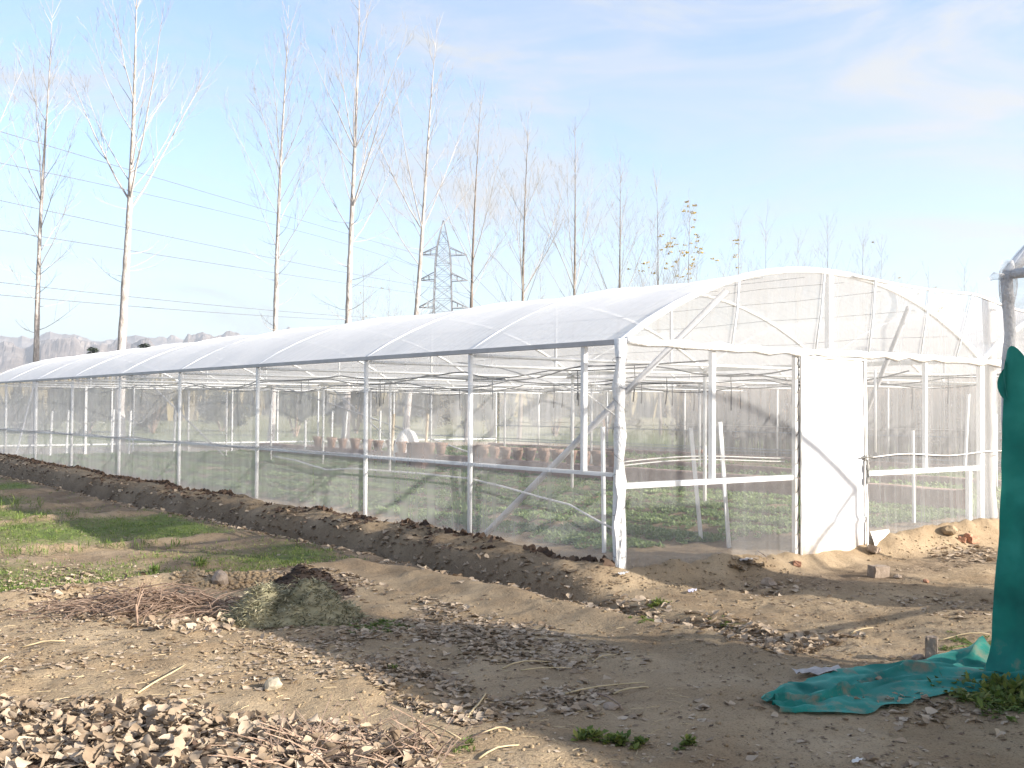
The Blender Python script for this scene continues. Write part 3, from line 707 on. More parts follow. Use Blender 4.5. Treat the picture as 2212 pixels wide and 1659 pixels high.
# ------------------------------------------------------------------ green shade cloth: hanging sheet and its tail on the ground
m = MB(); P = []
ztop = lambda s: 1.94-.37*float(sst(.05, .30, s))-.03*(1-min(1, s/.03))
for s in np.concatenate([np.linspace(0, .3, 16), np.linspace(.34, 1.9, 24)]):
    row = []
    zt = ztop(s)-.03*math.sin(s*3)
    for b in np.linspace(0, 1, 34):
        z = zt+(gz(-.45, Y2-s)-.0-zt)*b
        hang = b
        x = -.50-.03*hang-.035*wave(s*4+b*3, b*2.5-s, 47)*(.4+hang)-.03*math.sin(s*13+.6*b)*(.3+.9*b)-.02*math.sin(s*29+2.5*b+2*wave(s*3, b*3, 48))-.03*abs(wave(s*3+b*4, b*2+5, 49))
        y = -4.138-s+.088*hang*math.exp(-s/.25)
        flare = max(0, b-.86)/.14
        x -= .07*flare*flare*(1+.5*math.sin(s*17)); z += .05*flare*abs(math.sin(s*15))
        row.append((x, y, z))
    P.append(row)
m.grid(P)
# folded ear at the top
m.grid([[(-.545-.012*math.sin(6*b+3*a), -4.15+.055*b*math.sin(math.pi*min(1, a*1.1))**.7, 1.86-.24*a-.05*b) for b in np.linspace(0, 1, 6)] for a in np.linspace(0, 1, 10)])
up = [(-.30, -3.72), (-.62, -3.62), (-1.01, -3.45), (-1.40, -3.43), (-1.76, -3.42), (-1.98, -3.54), (-2.22, -3.68)]
lo = [(-.50, -4.42), (-.75, -4.36), (-1.11, -4.20), (-1.55, -4.16), (-1.86, -4.10), (-2.14, -3.96), (-2.33, -3.80)]
def lerp_poly(P, t):
    q = t*(len(P)-1); i = min(int(q), len(P)-2); f = q-i
    return (P[i][0]+(P[i+1][0]-P[i][0])*f, P[i][1]+(P[i+1][1]-P[i][1])*f)
rows = []
for t in np.linspace(0, 1, 60):
    a = lerp_poly(up, t); b = lerp_poly(lo, t); row = []
    for s in np.linspace(0, 1, 30):
        x = a[0]+(b[0]-a[0])*s+.10*wave(t*7, s*2, 66); y = a[1]+(b[1]-a[1])*s+.14*wave(t*6, s*2.5, 67)
        fold = .022*abs(math.sin(s*7.5+t*5+2.5*wave(t*4, s*2, 61)))**3+.03*max(0, wave(t*9, s*5, 62))
        fold += .12*max(0, 1-t/.2)*(.5+.5*math.sin(s*9)) if t < .2 else 0
        fold += .035*math.exp(-((s-.72+.3*t)/.03)**2)+.03*math.exp(-((s-.2-.5*t)/.025)**2)
        row.append((x, y, gz(x, y)+.012+fold))
    rows.append(row)
m.grid(rows)
tag(m.build('shade_cloth', M['cloth'], None, True, origin=(-.5, -4.1, -.1)), 'green shade cloth hanging at the right edge with its tail spread over the ground', 'cloth')

# ------------------------------------------------------------------ bricks, stones and litter on the ground
def brick(u, v, size, rz, mat, label, tilt=0.0, name='brick', sink=.01, group='bricks on the bare ground'):
    p = gp(u, v)
    bm = bmesh.new(); bmesh.ops.create_cube(bm, size=1)
    bmesh.ops.scale(bm, vec=size, verts=bm.verts)
    bmesh.ops.bevel(bm, geom=bm.edges[:], offset=.008, segments=2, affect='EDGES')
    bmesh.ops.subdivide_edges(bm, edges=bm.edges[:], cuts=2, use_grid_fill=True)
    for q in bm.verts: q.co += Vector((rnd.uniform(-1, 1), rnd.uniform(-1, 1), rnd.uniform(-1, 1)))*.0035
    me = bpy.data.meshes.new(name); bm.to_mesh(me); bm.free(); me.materials.append(M[mat])
    o = bpy.data.objects.new(name, me); COL.objects.link(o)
    o.location = p+Vector((0, 0, size[2]/2-sink)); o.rotation_euler = (tilt, tilt*.6, rz)
    return tag(o, label, 'brick', group)
brick(1898, 1246, (.20, .12, .125), -.25, 'grey_brick', 'earth-coloured brick lying on the ground right of the door', .05)
brick(2012, 1427, (.085, .075, .17), .5, 'grey_brick', 'brown brick standing on end above the green cloth', .04)
brick(1722, 1222, (.11, .08, .06), .7, 'brick', 'small reddish brick piece at the left foot of the door', .2)
brick(1888, 1192, (.20, .11, .08), .4, 'grey_brick', 'tan brick under the lifted net flap beside the door', .3)
brick(2092, 1163, (.12, .07, .07), .2, 'brick', 'red brick face showing in the mound by the timber post', .15)
brick(2102, 1172, (.14, .08, .08), -.2, 'brick', 'lower red brick set in the mound by the timber post', .1)
brick(2078, 1170, (.13, .09, .07), .5, 'brick', 'reddish brick half buried left of the other mound bricks', .25)
b = MB(); p = Vector((18.55, 16.4, .16)); b.box(p+Vector((0, 0, .05)), (.12, .30, .11), Matrix.Rotation(.2, 3, 'Z'))
tag(b.build('brick', M['brick'], None, origin=p), 'orange brick lying on the far kerb seen through the gable net', 'brick', 'bricks on the bare ground')

def lump(p, r, mat, name, label, cat, seed=0, squash=.7, group=None, sub=2):
    bm = bmesh.new(); bmesh.ops.create_icosphere(bm, subdivisions=sub, radius=1)
    for q in bm.verts:
        nn = mnoise.noise(q.co*1.4+Vector((seed*3.1, 0, 0)))*.45+mnoise.noise(q.co*3.5+Vector((0, seed, 0)))*.2
        q.co = q.co*(1+nn); q.co.z *= squash
    bmesh.ops.scale(bm, vec=(r, r*.85, r), verts=bm.verts)
    me = bpy.data.meshes.new(name); bm.to_mesh(me); bm.free(); me.materials.append(M[mat])
    o = bpy.data.objects.new(name, me); COL.objects.link(o)
    o.location = p+Vector((0, 0, r*squash*.55)); o.rotation_euler = (0, 0, seed)
    return tag(o, label, cat, group)
gs = 'stones and clods on the ground'
for u, v, r, mt, lb, sq in (
        (590, 1488, .058, 'stone', 'pale round stone alone on bare soil left of the shade edge', .8),
        (1660, 1268, .075, 'grey_brick', 'brown clod lying in front of the gable mound', .75),
        (476, 1262, .085, 'grey_brick', 'pointed brown clod beside the brush pile', 1.0),
        (1985, 1424, .045, 'grey_brick', 'small dark clod left of the standing brick', .5),
        (1940, 1249, .05, 'grey_brick', 'small clod just right of the brick near the door', .5),
        (2052, 1152, .11, 'soil', 'large earth clod on top of the mound by the timber post', .6),
        (2000, 1258, .035, 'brick', 'small red stone on the path right of the door', .6),
        (1320, 1530, .05, 'grey_brick', 'flat brown stone in the shade left of the green cloth', .4),
        (430, 1560, .04, 'stone', 'pale stone at the edge of the leaf heap', .5)):
    lump(gp(u, v), r, mt, 'stone' if mt != 'soil' else 'earth_clod', lb, 'stone' if mt != 'soil' else 'clod', rnd.uniform(0, 9), sq, gs)
def scrap(u, v, w, label, mat, name='paper_scrap', rot=0.0, lift=.03):
    p = gp(u, v); m = MB(); P = []
    ca, sa = math.cos(rot), math.sin(rot)
    for a in np.linspace(-1, 1, 7):
        row = []
        for b in np.linspace(-1, 1, 5):
            x = a*w; y = b*w*.36
            row.append((p.x+ca*x-sa*y, p.y+sa*x+ca*y, p.z+.012+lift*abs(math.sin(a*3+b*2+rot))))
        P.append(row)
    m.grid(P); return tag(m.build(name, M[mat], None, True, origin=p), label, 'litter', 'scraps of litter')
scrap(1494, 1283, .07, 'small purple and white wrapper near the gable corner', 'paper', rot=.4)
scrap(1772, 1458, .17, 'long pale scrap above the left end of the green cloth', 'pale_scrap', rot=-.35, lift=.03)
scrap(1610, 1213, .10, 'white papery scrap left of the door foot', 'pale_scrap', rot=.2, lift=.02)
scrap(1850, 1650, .04, 'tiny white scrap at the bottom edge right of centre', 'dirty_white', rot=.2, lift=.01)
scrap(1345, 1213+30, .09, 'pale broken husk just left of the corner post foot', 'dirty_white', rot=.5, lift=.02)
# straw stalks and sticks
def stalk(a, b, r, mat, label, name='straw_stalk', kink=.02, cat='straw', group='dry straw stalks on the ground'):
    p = gp(*a); q = gp(*b); m = MB(); pts = []
    for i in range(6):
        t = i/5; w = p.lerp(q, t); w += Vector((kink*math.sin(t*4+r*900), kink*.6*math.sin(t*6), 0))
        w.z = max(w.z, gz(w.x, w.y))+r*1.2+.012*math.sin(t*3.1)
        pts.append(w)
    m.tube(pts, [r*(1-.08*i) for i in range(6)], 5)
    return tag(m.build(name, M[mat], None, True, origin=p), label, cat, group)
ST = [((298, 1500), (405, 1437), .007, 'long yellow straw stalk slanting over bare soil'),
      ((48, 1400), (145, 1386), .007, 'bright straw stalk lying near the left edge'),
      ((0, 1432), (22, 1420), .007, 'short straw stub cut by the left edge'),
      ((1225, 1500), (1392, 1476), .006, 'long straw stalk lying in the shade near centre'),
      ((1090, 1445), (1190, 1432), .006, 'straw stalk among the shaded leaves below the bund'),
      ((1330, 1500), (1400, 1487), .006, 'short straw stalk right of the longer shaded one'),
      ((1010, 1552), (1055, 1500), .007, 'pale stalk crossing the shade edge'),
      ((1842, 1370), (1886, 1358), .006, 'single pale stalk on the lit path right of centre'),
      ((1800, 1440), (1760, 1465), .005, 'pale stick beside the green cloth tip'),
      ((1000, 1598), (880, 1560), .006, 'straw lying on lit soil near the bottom centre'),
      ((1110, 1580), (1025, 1590), .006, 'straw at the bottom centre by the green weeds'),
      ((1040, 1640), (1120, 1612), .006, 'straw stalk near the bottom edge left of the weeds'),
      ((640, 1600), (760, 1575), .007, 'long straw on the right part of the leaf heap'),
      ((1285, 1432), (1330, 1415), .005, 'short straw on the low bund below the ditch'),
      ((1130, 1450), (1230, 1446), .005, 'thin flat straw in the shaded leaf litter'),
      ((2030, 1385), (2135, 1372), .005, 'thin pale stick left of the hanging green cloth')]
for a, b, r, lb in ST: stalk(a, b, r, 'straw', lb)
TW = [((600, 1575), (675, 1640), .010, 'dark stick lying across the leaf heap'),
      ((700, 1600), (980, 1636), .006, 'long thin bent twig over the leaf heap'),
      ((640, 1650), (800, 1610), .009, 'brown stick at the lower right of the leaf heap'),
      ((1275, 1500), (1350, 1535), .007, 'dark twig in the shade right of centre'),
      ((640, 1235), (655, 1215), .006, 'pale stick standing out of the charred heap'),
      ((1640, 1190), (1655, 1216), .006, 'dark twig at the foot of the gable net')]
for a, b, r, lb in TW: stalk(a, b, r, 'twig', lb, 'twig', .03, 'twig', 'twigs on the ground')

# ------------------------------------------------------------------ heaps
def mound_heap(name, u, v, rx, ry, h, mat, label, cat, nbl, ln, wd, rot=0.0, blade=None):
    p = gp(u, v); e = thing(name, p, label, cat)
    m = MB(); P = []
    ca, sa = math.cos(rot), math.sin(rot)
    def top(a, b):
        r2 = a*a+b*b
        return h*max(0, 1-r2)**1.2*(1+1.1*wave(a*2+u, b*2, 81))+.06*wave(a*6, b*6+v, 82)*max(0, 1.1-r2)
    for a in np.linspace(-1.05, 1.05, 34):
        row = []
        for b in np.linspace(-1.05, 1.05, 26):
            x = p.x+ca*a*rx-sa*b*ry; y = p.y+sa*a*rx+ca*b*ry
            row.append((x, y, gz(x, y)-.03+top(a, b)+(.02 if a*a+b*b < .9 else 0)))
        P.append(row)
    m.grid(P); m.build('heap_core', M[mat], e, True)
    pts = []
    for _ in range(nbl):
        t = rnd.uniform(0, 6.283); r = rnd.random()**.6*1.02
        a, b = r*math.cos(t), r*math.sin(t)
        x = p.x+ca*a*rx-sa*b*ry; y = p.y+sa*a*rx+ca*b*ry
        pts.append((x-p.x, y-p.y, gz(x, y)-.03+top(a, b)+.005-p.z))
    leaf_cloud('loose_blades', pts, 2, ln, wd, blade or mat, up=.55, kind=None, parent=e)
    return e
mound_heap('clippings_heap', 632, 1338, .58, .36, .25, 'clippings', 'heap of wilted grey-green clippings on the soil', 'plant heap', 3000, .09, .012, -.6)
mound_heap('charred_heap', 655, 1280, .50, .27, .17, 'ash', 'black charred heap behind the green clippings', 'ash heap', 700, .05, .03, -.6, 'leaf_dark')
# brush pile of thin brown twigs with a dead stump
p = gp(330, 1322)
e = thing('brush_pile', p, 'pile of thin reddish-brown dead twigs lying left of the clippings', 'brush pile')
m = MB()
for _ in range(330):
    a = rnd.gauss(0, .42); b = rnd.gauss(0, .17)
    ca, sa = math.cos(-.62), math.sin(-.62)
    q = Vector((p.x+ca*a-sa*b, p.y+sa*a+ca*b, 0)); q.z = gz(q.x, q.y)+rnd.random()*.2*math.exp(-a*a*2-b*b*9)
    th = rnd.gauss(-.62, .5); l = rnd.uniform(.12, .45); d = Vector((math.cos(th), math.sin(th), rnd.gauss(.05, .3)))
    m.tube([q-d*l*.5, q+Vector((0, 0, rnd.uniform(0, .05))), q+d*l*.5], [.006, .005, .0025], 3, False)
m.build('loose_twigs', M['twig'], e)
def twiglet(m, p, d, l, r, depth):
    pts = [p]; dd = d.copy()
    for i in range(4):
        dd = (dd+Vector((rnd.gauss(0, .18), rnd.gauss(0, .18), rnd.gauss(.03, .12)))).normalized()
        pts.append(pts[-1]+dd*l/4)
    m.tube(pts, [r*(1-.15*i) for i in range(5)], 5)
    if depth:
        for k in range(2 if depth > 1 else 2):
            s = pts[2+k]; nd = (dd+Vector((rnd.gauss(0, .7), rnd.gauss(0, .7), rnd.gauss(.1, .3)))).normalized()
            twiglet(m, s, nd, l*.7, r*.6, depth-1)
p = gp(296, 1352)
m = MB(); twiglet(m, p-Vector((0, 0, .03)), Vector((.05, 0, 1)), .28, .014, 2); twiglet(m, p-Vector((0, 0, .03)), Vector((.5, -.3, .9)), .24, .009, 2)
tag(m.build('dead_stump', M['twig'], None, True, origin=p), 'small dead branching stub standing in front of the brush pile', 'dead plant')

# ------------------------------------------------------------------ leaf litter
def inpoly(x, y, P):
    c = False; j = len(P)-1
    for i in range(len(P)):
        if (P[i][1] > y) != (P[j][1] > y) and x < (P[j][0]-P[i][0])*(y-P[i][1])/(P[j][1]-P[i][1])+P[i][0]: c = not c
        j = i
    return c
def leaf_shape(size, curl, fold, seed):
    """one dry poplar leaf, 4 x 3 patches, curled and folded; returns verts (n,3) and faces"""
    r = random.Random(seed); V = []; F = []
    prof = [.22, .80, 1.0, .93, .74, .50, .26, .02]
    nu = len(prof)
    tw = r.uniform(-.5, .5)
    for i, pw in enumerate(prof):
        t = i/(nu-1)
        for s in (-1, -.5, 0, .5, 1):
            x = (t-.5)*size; y = s*pw*size*.42*(1+.22*r.uniform(-1, 1))*(1-.32*abs(fold)*abs(s))
            z = curl*size*((t-.45)**2)*1.7+fold*s*s*pw*size*.45+.014*size*r.uniform(-1, 1)
            z += tw*(t-.5)*s*size*.3
            V.append((x, y, z))
    for i in range(nu-1):
        for j in range(4):
            a = i*5+j; F.append((a, a+1, a+6, a+5))
    return np.array(V), np.array(F)
PROTO = [leaf_shape(1.0, rnd.uniform(-.35, .6), rnd.choice((-.25, .1, .22, .4, .6))*rnd.uniform(.6, 1.1), k) for k in range(16)]
def scatter_leaves(name, P, sizes, mat, label, tilt=.35, upright=False):
    """P (n,3) positions -> one object of many curled leaves"""
    n = len(P); VV = []; FF = []; off = 0
    for i in range(n):
        V0, F0 = PROTO[rnd.randrange(len(PROTO))]
        a = rnd.uniform(0, 6.283); tx = rnd.gauss(0, tilt); ty = rnd.gauss(0, tilt)
        if upright: tx = rnd.gauss(1.35, .3)
        Rm = np.array(Matrix.Rotation(a, 3, 'Z') @ Matrix.Rotation(tx, 3, 'X') @ Matrix.Rotation(ty, 3, 'Y'))
        W_ = (V0*sizes[i]) @ Rm.T
        W_ = W_+np.array(P[i])+np.array([0, 0, -W_[:, 2].min()*(.45 if upright else .7)])
        VV.append(W_); FF.append(F0+off); off += len(V0)
    o = np_mesh(name, np.concatenate(VV), np.concatenate(FF), M[mat], smooth=True)
    return tag(o, label, 'dead leaves', None, 'stuff')
def poly_pts(poly, n, dens=None):
    Pw = [tuple(gp(u, v))[:2] for u, v in poly]
    x0, x1 = min(q[0] for q in Pw), max(q[0] for q in Pw); y0, y1 = min(q[1] for q in Pw), max(q[1] for q in Pw)
    out = []; tries = 0
    while len(out) < n and tries < n*60:
        tries += 1
        x, y = rnd.uniform(x0, x1), rnd.uniform(y0, y1)
        if not inpoly(x, y, Pw): continue
        if dens and rnd.random() > dens(x, y): continue
        out.append((x, y, gz(x, y)))
    return out
cl = lambda f, s, lo=-.1: (lambda x, y: min(1, max(.02, (fb1(x, y, f, 3, s)-lo)*2.2)))
shade_poly = [(560, 1232), (760, 1238), (960, 1300), (1150, 1345), (1330, 1400), (1500, 1470), (1540, 1560), (1250, 1545), (1050, 1540), (880, 1470), (760, 1400), (700, 1350), (700, 1300)]
A = poly_pts(shade_poly, 2600, cl(1.3, 101, -.12))
scatter_leaves('leaf_litter', A, [rnd.uniform(.035, .08) for _ in A], 'leaf_dry', 'shaded dry leaves spread across the centre ground', .14)
edge_poly = [(830, 1410), (900, 1430), (1050, 1500), (1120, 1560), (1000, 1570), (860, 1520), (760, 1440)]
A = poly_pts(edge_poly, 700, cl(1.6, 102, -.15))
scatter_leaves('leaf_litter', A, [rnd.uniform(.05, .08) for _ in A], 'leaf_dry', 'dry leaves along the edge of the shade', .2)
A = []
for _ in range(5200):
    y = -2.9+29*rnd.random()**1.7; x = -.80-.12*fb1(0, y, .5, 2, 8)+rnd.gauss(-.03, .17)
    if fb1(0, y, .8, 2, 104) < -.25: continue
    A.append((x, y, gz(x, y)))
scatter_leaves('leaf_litter', A, [rnd.uniform(.05, .095) for _ in A], 'leaf_dry', 'dry leaves filling the ditch beside the long wall', .28)
A = []
for _ in range(1500):
    y = -.1+28*rnd.random()**1.25
    x = -.10-.025*rnd.random()-.14*rnd.random()**5
    if y < 9 and (fb1(1, y, 1.8, 2, 105) < -.05 or rnd.random() < .45): continue
    A.append((x, y, gz(x, y)-.01))
scatter_leaves('leaf_drift', A, [rnd.uniform(.06, .13) for _ in A], 'leaf_dark', 'dark dead leaves standing along the foot of the long net wall', .4, True)
A = []
for _ in range(1500):
    y = 28*rnd.random()**1.2; x = rnd.uniform(-.6, -.12)
    if fb1(x*2, y, 1.2, 2, 106) < .0: continue
    A.append((x, y, gz(x, y)))
scatter_leaves('leaf_litter', A, [rnd.uniform(.04, .08) for _ in A], 'leaf_dark', 'dark leaves on the bank below the long wall', .3)
A = poly_pts([(0, 1200), (560, 1235), (700, 1360), (860, 1440), (1250, 1600), (1400, 1690), (-60, 1690), (-60, 1250)], 2300, cl(.9, 107, .02))
scatter_leaves('leaf_litter', A, [rnd.uniform(.025, .065) for _ in A], 'leaf_dry', 'scattered dry leaves over the sunlit foreground soil', .16)
A = poly_pts([(150, 1245), (700, 1265), (760, 1340), (560, 1390), (200, 1350), (60, 1300)], 520, cl(1.3, 108, -.1))
scatter_leaves('leaf_litter', A, [rnd.uniform(.05, .09) for _ in A], 'leaf_dry', 'dry leaves around the brush pile and clippings', .4)
A = poly_pts([(1250, 1300), (1700, 1260), (2140, 1200), (2160, 1420), (1700, 1430), (1400, 1370)], 230, cl(.9, 109, .0))+poly_pts([(1500, 1480), (2180, 1480), (2230, 1690), (1300, 1690)], 420, cl(.9, 110, .0))
scatter_leaves('leaf_litter', A, [rnd.uniform(.035, .075) for _ in A], 'leaf_dry', 'thin scatter of dry leaves on the right-hand path', .2)
A = poly_pts([(2010, 1185), (2060, 1178), (2140, 1180), (2150, 1215), (2030, 1215)], 110)+poly_pts([(1570, 1210), (1640, 1205), (1650, 1225), (1580, 1228)], 25)+poly_pts([(1600, 1262), (1720, 1258), (1720, 1280), (1600, 1282)], 30)
scatter_leaves('leaf_litter', A, [rnd.uniform(.07, .13) for _ in A], 'leaf_dry', 'grey leaves gathered below the mound at the right', .12)
# leaf heap in the foreground: a bed of leaves with the biggest ones as single leaves
heap_poly = [(-80, 1522), (330, 1528), (560, 1560), (760, 1580), (920, 1610), (960, 1700), (-120, 1700)]
A = poly_pts(heap_poly, 4200, cl(.9, 112, -.42))
A = [(x, y, z+rnd.random()*.05) for x, y, z in A]
B_ = [(x, y, z) for x, y, z in poly_pts(heap_poly, 900)]
scatter_leaves('leaf_litter', B_, [rnd.uniform(.06, .10) for _ in B_], 'leaf_dark', 'leaves under the heap at the bottom left, darkened as its shadow gaps', .4)  # dark underlayer paints the shadow gaps between the heap leaves
scatter_leaves('leaf_heap', A, [rnd.uniform(.03, .078) for _ in A], 'leaf_dry', 'deep bed of dry poplar leaves at the bottom left', .32)
protos = []
for k in range(8):
    V0, F0 = leaf_shape(.074, rnd.uniform(-.3, .7), rnd.choice((-.2, .2, .4, .7)), 40+k)
    me = bpy.data.meshes.new('dry_leaf'); me.from_pydata([tuple(q) for q in V0], [], [tuple(int(i) for i in f) for f in F0]); me.update()
    me.polygons.foreach_set('use_smooth', [True]*len(me.polygons)); me.materials.append(M['leaf_dry']); protos.append(me)
for x, y, z in poly_pts([(-60, 1545), (330, 1550), (560, 1580), (760, 1600), (930, 1640), (930, 1690), (-80, 1690)], 280):
    o = bpy.data.objects.new('dry_leaf', protos[rnd.randrange(8)]); COL.objects.link(o)
    o.location = (x, y, z+.045+rnd.random()*.05); o.rotation_euler = (rnd.gauss(0, .5), rnd.gauss(0, .45), rnd.uniform(0, 6.28))
    s = rnd.uniform(.8, 1.3); o.scale = (s, s, s)
    tag(o, 'curled pale dry poplar leaf on top of the foreground leaf heap', 'leaf', 'single leaves on the foreground heap')
# dead stalks sticking out of the heap
m = MB()
for _ in range(170):
    c = gp(rnd.uniform(560, 960), rnd.uniform(1600, 1690)); th = rnd.uniform(0, 6.28); l = rnd.uniform(.1, .38)
    d = Vector((math.cos(th), math.sin(th), rnd.uniform(-.05, .75))).normalized()
    m.tube([c+Vector((0, 0, .03)), c+d*l*.5+Vector((0, 0, .05)), c+d*l+Vector((0, 0, .04))], [.004, .003, .002], 3, False)
tag(m.build('dead_weed_stalks', M['twig'], None), 'thin brown dead weed stalks tangled in the right of the leaf heap', 'dead stalks', None, 'stuff')
# chopped straw and chaff lying everywhere in front
m = MB()
for _ in range(650):
    c = gp(rnd.uniform(-40, 1500), 1330+360*rnd.random()**.8); th = rnd.uniform(0, 6.28); l = rnd.uniform(.02, .10)
    d = Vector((math.cos(th), math.sin(th), 0))*l
    m.tube([c+Vector((0, 0, .008)), c+d*.5+Vector((0, 0, .010)), c+d+Vector((0, 0, .008))], .0014, 3, False)
tag(m.build('straw_chaff', M['straw'], None), 'short bits of straw strewn over the foreground soil', 'straw', None, 'stuff')
def debris(name, pts, lo, hi, mat, label):
    P_ = np.asarray(pts); n = len(P_); a = RNG.uniform(0, 6.28, n); l = RNG.uniform(lo, hi, n); w_ = l*RNG.uniform(.2, .8, n)
    d = np.stack([np.cos(a), np.sin(a), RNG.normal(0, .12, n)], 1)*l[:, None]/2; q = np.stack([-np.sin(a), np.cos(a), RNG.normal(0, .15, n)], 1)*w_[:, None]/2
    P_ = P_+np.array([0, 0, .006]); V_ = np.stack([P_-d, P_-q*.8+d*.2, P_+d, P_+q], 1).reshape(-1, 3)
    tag(np_mesh(name, V_, np.arange(4*n).reshape(-1, 4), M[mat]), label, 'leaf fragments', None, 'stuff')
fore = [(-40, 1230), (560, 1235), (1000, 1290), (1400, 1250), (2140, 1200), (2200, 1500), (2230, 1690), (-60, 1690)]
debris('leaf_fragments', poly_pts(fore, 5200, cl(1.1, 120, -.2)), .012, .045, 'leaf_dry', 'broken bits of dry leaf on the soil')
debris('leaf_fragments', poly_pts(fore, 4200, cl(1.3, 121, -.2)), .010, .04, 'leaf_dark', 'dark crumbs of rotten leaf on the soil')
bank = []
for _ in range(5200):
    y = -.3+28*rnd.random()**1.5; x = rnd.uniform(-.95, -.1); bank.append((x, y, gz(x, y)))
debris('leaf_fragments', bank[:2600], .012, .05, 'leaf_dark', 'dark leaf bits on the bank of the ditch')
debris('leaf_fragments', bank[2600:], .012, .05, 'leaf_dry', 'pale leaf bits on the bank of the ditch')
basin_ = []
for _ in range(3000):
    x = -9+7.4*rnd.random(); y = 2.4+12*rnd.random()**1.4; basin_.append((x, y, gz(x, y)))
debris('leaf_fragments', basin_, .015, .06, 'leaf_dry', 'leaf bits among the grass of the basins')
# clods
VV = []; FF = []; off = 0
bm = bmesh.new(); bmesh.ops.create_icosphere(bm, subdivisions=1, radius=1)
ico_v = np.array([q.co for q in bm.verts]); ico_f = np.array([[q.index for q in f.verts] for f in bm.faces]); bm.free()
cp_ = poly_pts([(-40, 1250), (700, 1250), (1400, 1650), (-60, 1690)], 800)+poly_pts([(1340, 1225), (1700, 1200), (1720, 1260), (1350, 1280)], 260)+poly_pts([(1870, 1190), (2140, 1130), (2150, 1190), (1880, 1215)], 160)+poly_pts([(370, 1238), (600, 1238), (620, 1262), (370, 1262)], 420)+poly_pts([(1000, 1300), (2200, 1250), (2220, 1690), (1200, 1690)], 420)
for k, (x, y, z) in enumerate(cp_):
    r = rnd.uniform(.004, .02)*(1.7 if 1220 <= k < 1640 else 1)
    W_ = ico_v*r*RNG.uniform(.6, 1.2, (len(ico_v), 1))*np.array([1, 1, .7])+np.array([x, y, z+r*.2])
    VV.append(W_); FF.append(ico_f+off); off += len(ico_v)
tag(np_mesh('soil_crumbs', np.concatenate(VV), np.concatenate(FF), M['soil']), 'crumbs and small clods of earth', 'soil crumbs', None, 'stuff')

# ------------------------------------------------------------------ grass and weeds
pts = []
while len(pts) < 11000:
    x = -9.5+8.3*rnd.random(); y = 2.6+17*rnd.random()**1.5
    if x > -1.25: continue
    d = .45+.9*fb1(x, y, .6, 3, 90)
    if min(abs(y-b) for b in BUNDS) < .2: d *= .25
    if x > -1.9: d *= .6
    if rnd.random() > d: continue
    pts.append((x, y, gz(x, y)))
leaf_cloud('basin_grass', pts, 4, .055, .008, 'grass', up=1.1, jitter=1.6, label='short green grass growing in the irrigation basins', cat='grass')
pts = []
for _ in range(160):
    i = rnd.choice((1, 2, 3)); x = rnd.uniform(-5.5, -2.4); y = BUNDS[i]-rnd.uniform(.1, .5); pts.append((x, y, gz(x, y)))
leaf_cloud('basin_grass', pts, 9, .17, .009, 'grass', up=1.25, jitter=.5, label='taller grass tufts along the basin banks', cat='grass')
def weed(u, v, n, ln, wd, label, spread=.1, name='weed', mat='weed', up=.9):
    p = gp(u, v); q = []
    for _ in range(n):
        x = rnd.gauss(0, spread); y = rnd.gauss(0, spread*.8); q.append((x, y, gz(p.x+x, p.y+y)-p.z+rnd.random()*ln*.6*math.exp(-(x*x+y*y)/(spread*spread))))
    e = leaf_cloud(name, q, 7, ln, wd, mat, up=up, kind=None); e.location = p
    bm = bmesh.new(); bm.from_mesh(e.data)      # runners joining the shoots to one root
    c0 = bm.verts.new((0, 0, .004)); c1 = bm.verts.new((.004, .004, .010))
    for x, y, z in q: bm.faces.new((c0, c1, bm.verts.new((x, y, z+.012))))
    bm.to_mesh(e.data); bm.free()
    if spread >= .09 and u < 2100: e.name = 'weed_patch'; return tag(e, label, 'weeds', None, 'stuff')
    return tag(e, label, 'weed', 'weeds on the open ground')
weed(2195, 1505, 120, .10, .034, 'bushy yellow-green weed clump at the right edge under the green cloth', .17)
weed(2130, 1520, 60, .07, .022, 'low spreading weed left of the bushy clump by the cloth', .14, up=.5)
weed(1270, 1597, 12, .06, .03, 'small bright weed at bottom centre beside the shade edge', .03)
weed(1330, 1605, 12, .055, .03, 'small green weed second from the left at bottom centre', .03)
weed(1385, 1612, 10, .05, .028, 'small green weed right of the pair at bottom centre', .03)
weed(1480, 1608, 8, .045, .026, 'single small weed in the shade at the bottom', .025)
weed(1010, 1612, 10, .05, .01, 'thin grassy weed on sunlit soil at bottom centre', .035, mat='grass')
weed(430, 1222, 14, .09, .012, 'bright grass tuft at the sunlit edge of the basins', .04, mat='grass', up=1.2)
weed(337, 1240, 5, .13, .02, 'lone upright green sprout left of the clods', .015, mat='grass', up=1.3)
weed(1570, 1352, 16, .03, .01, 'flat green weed patch on the lit path', .12, up=.4)
weed(1400, 1340, 14, .035, .012, 'flat weed on the left of the lit path', .09, up=.4)
weed(825, 1355, 40, .05, .012, 'low green weed patch in the leaf litter', .13, mat='grass', up=.6)
weed(850, 1447, 8, .045, .012, 'tiny green tuft at the shade edge', .012, mat='grass')
weed(2105, 1395, 30, .05, .012, 'thin weeds on the path next to the green cloth', .16, mat='grass', up=.6)
weed(1420, 1305, 14, .05, .02, 'yellowish weed on the bank corner by the ditch', .04)

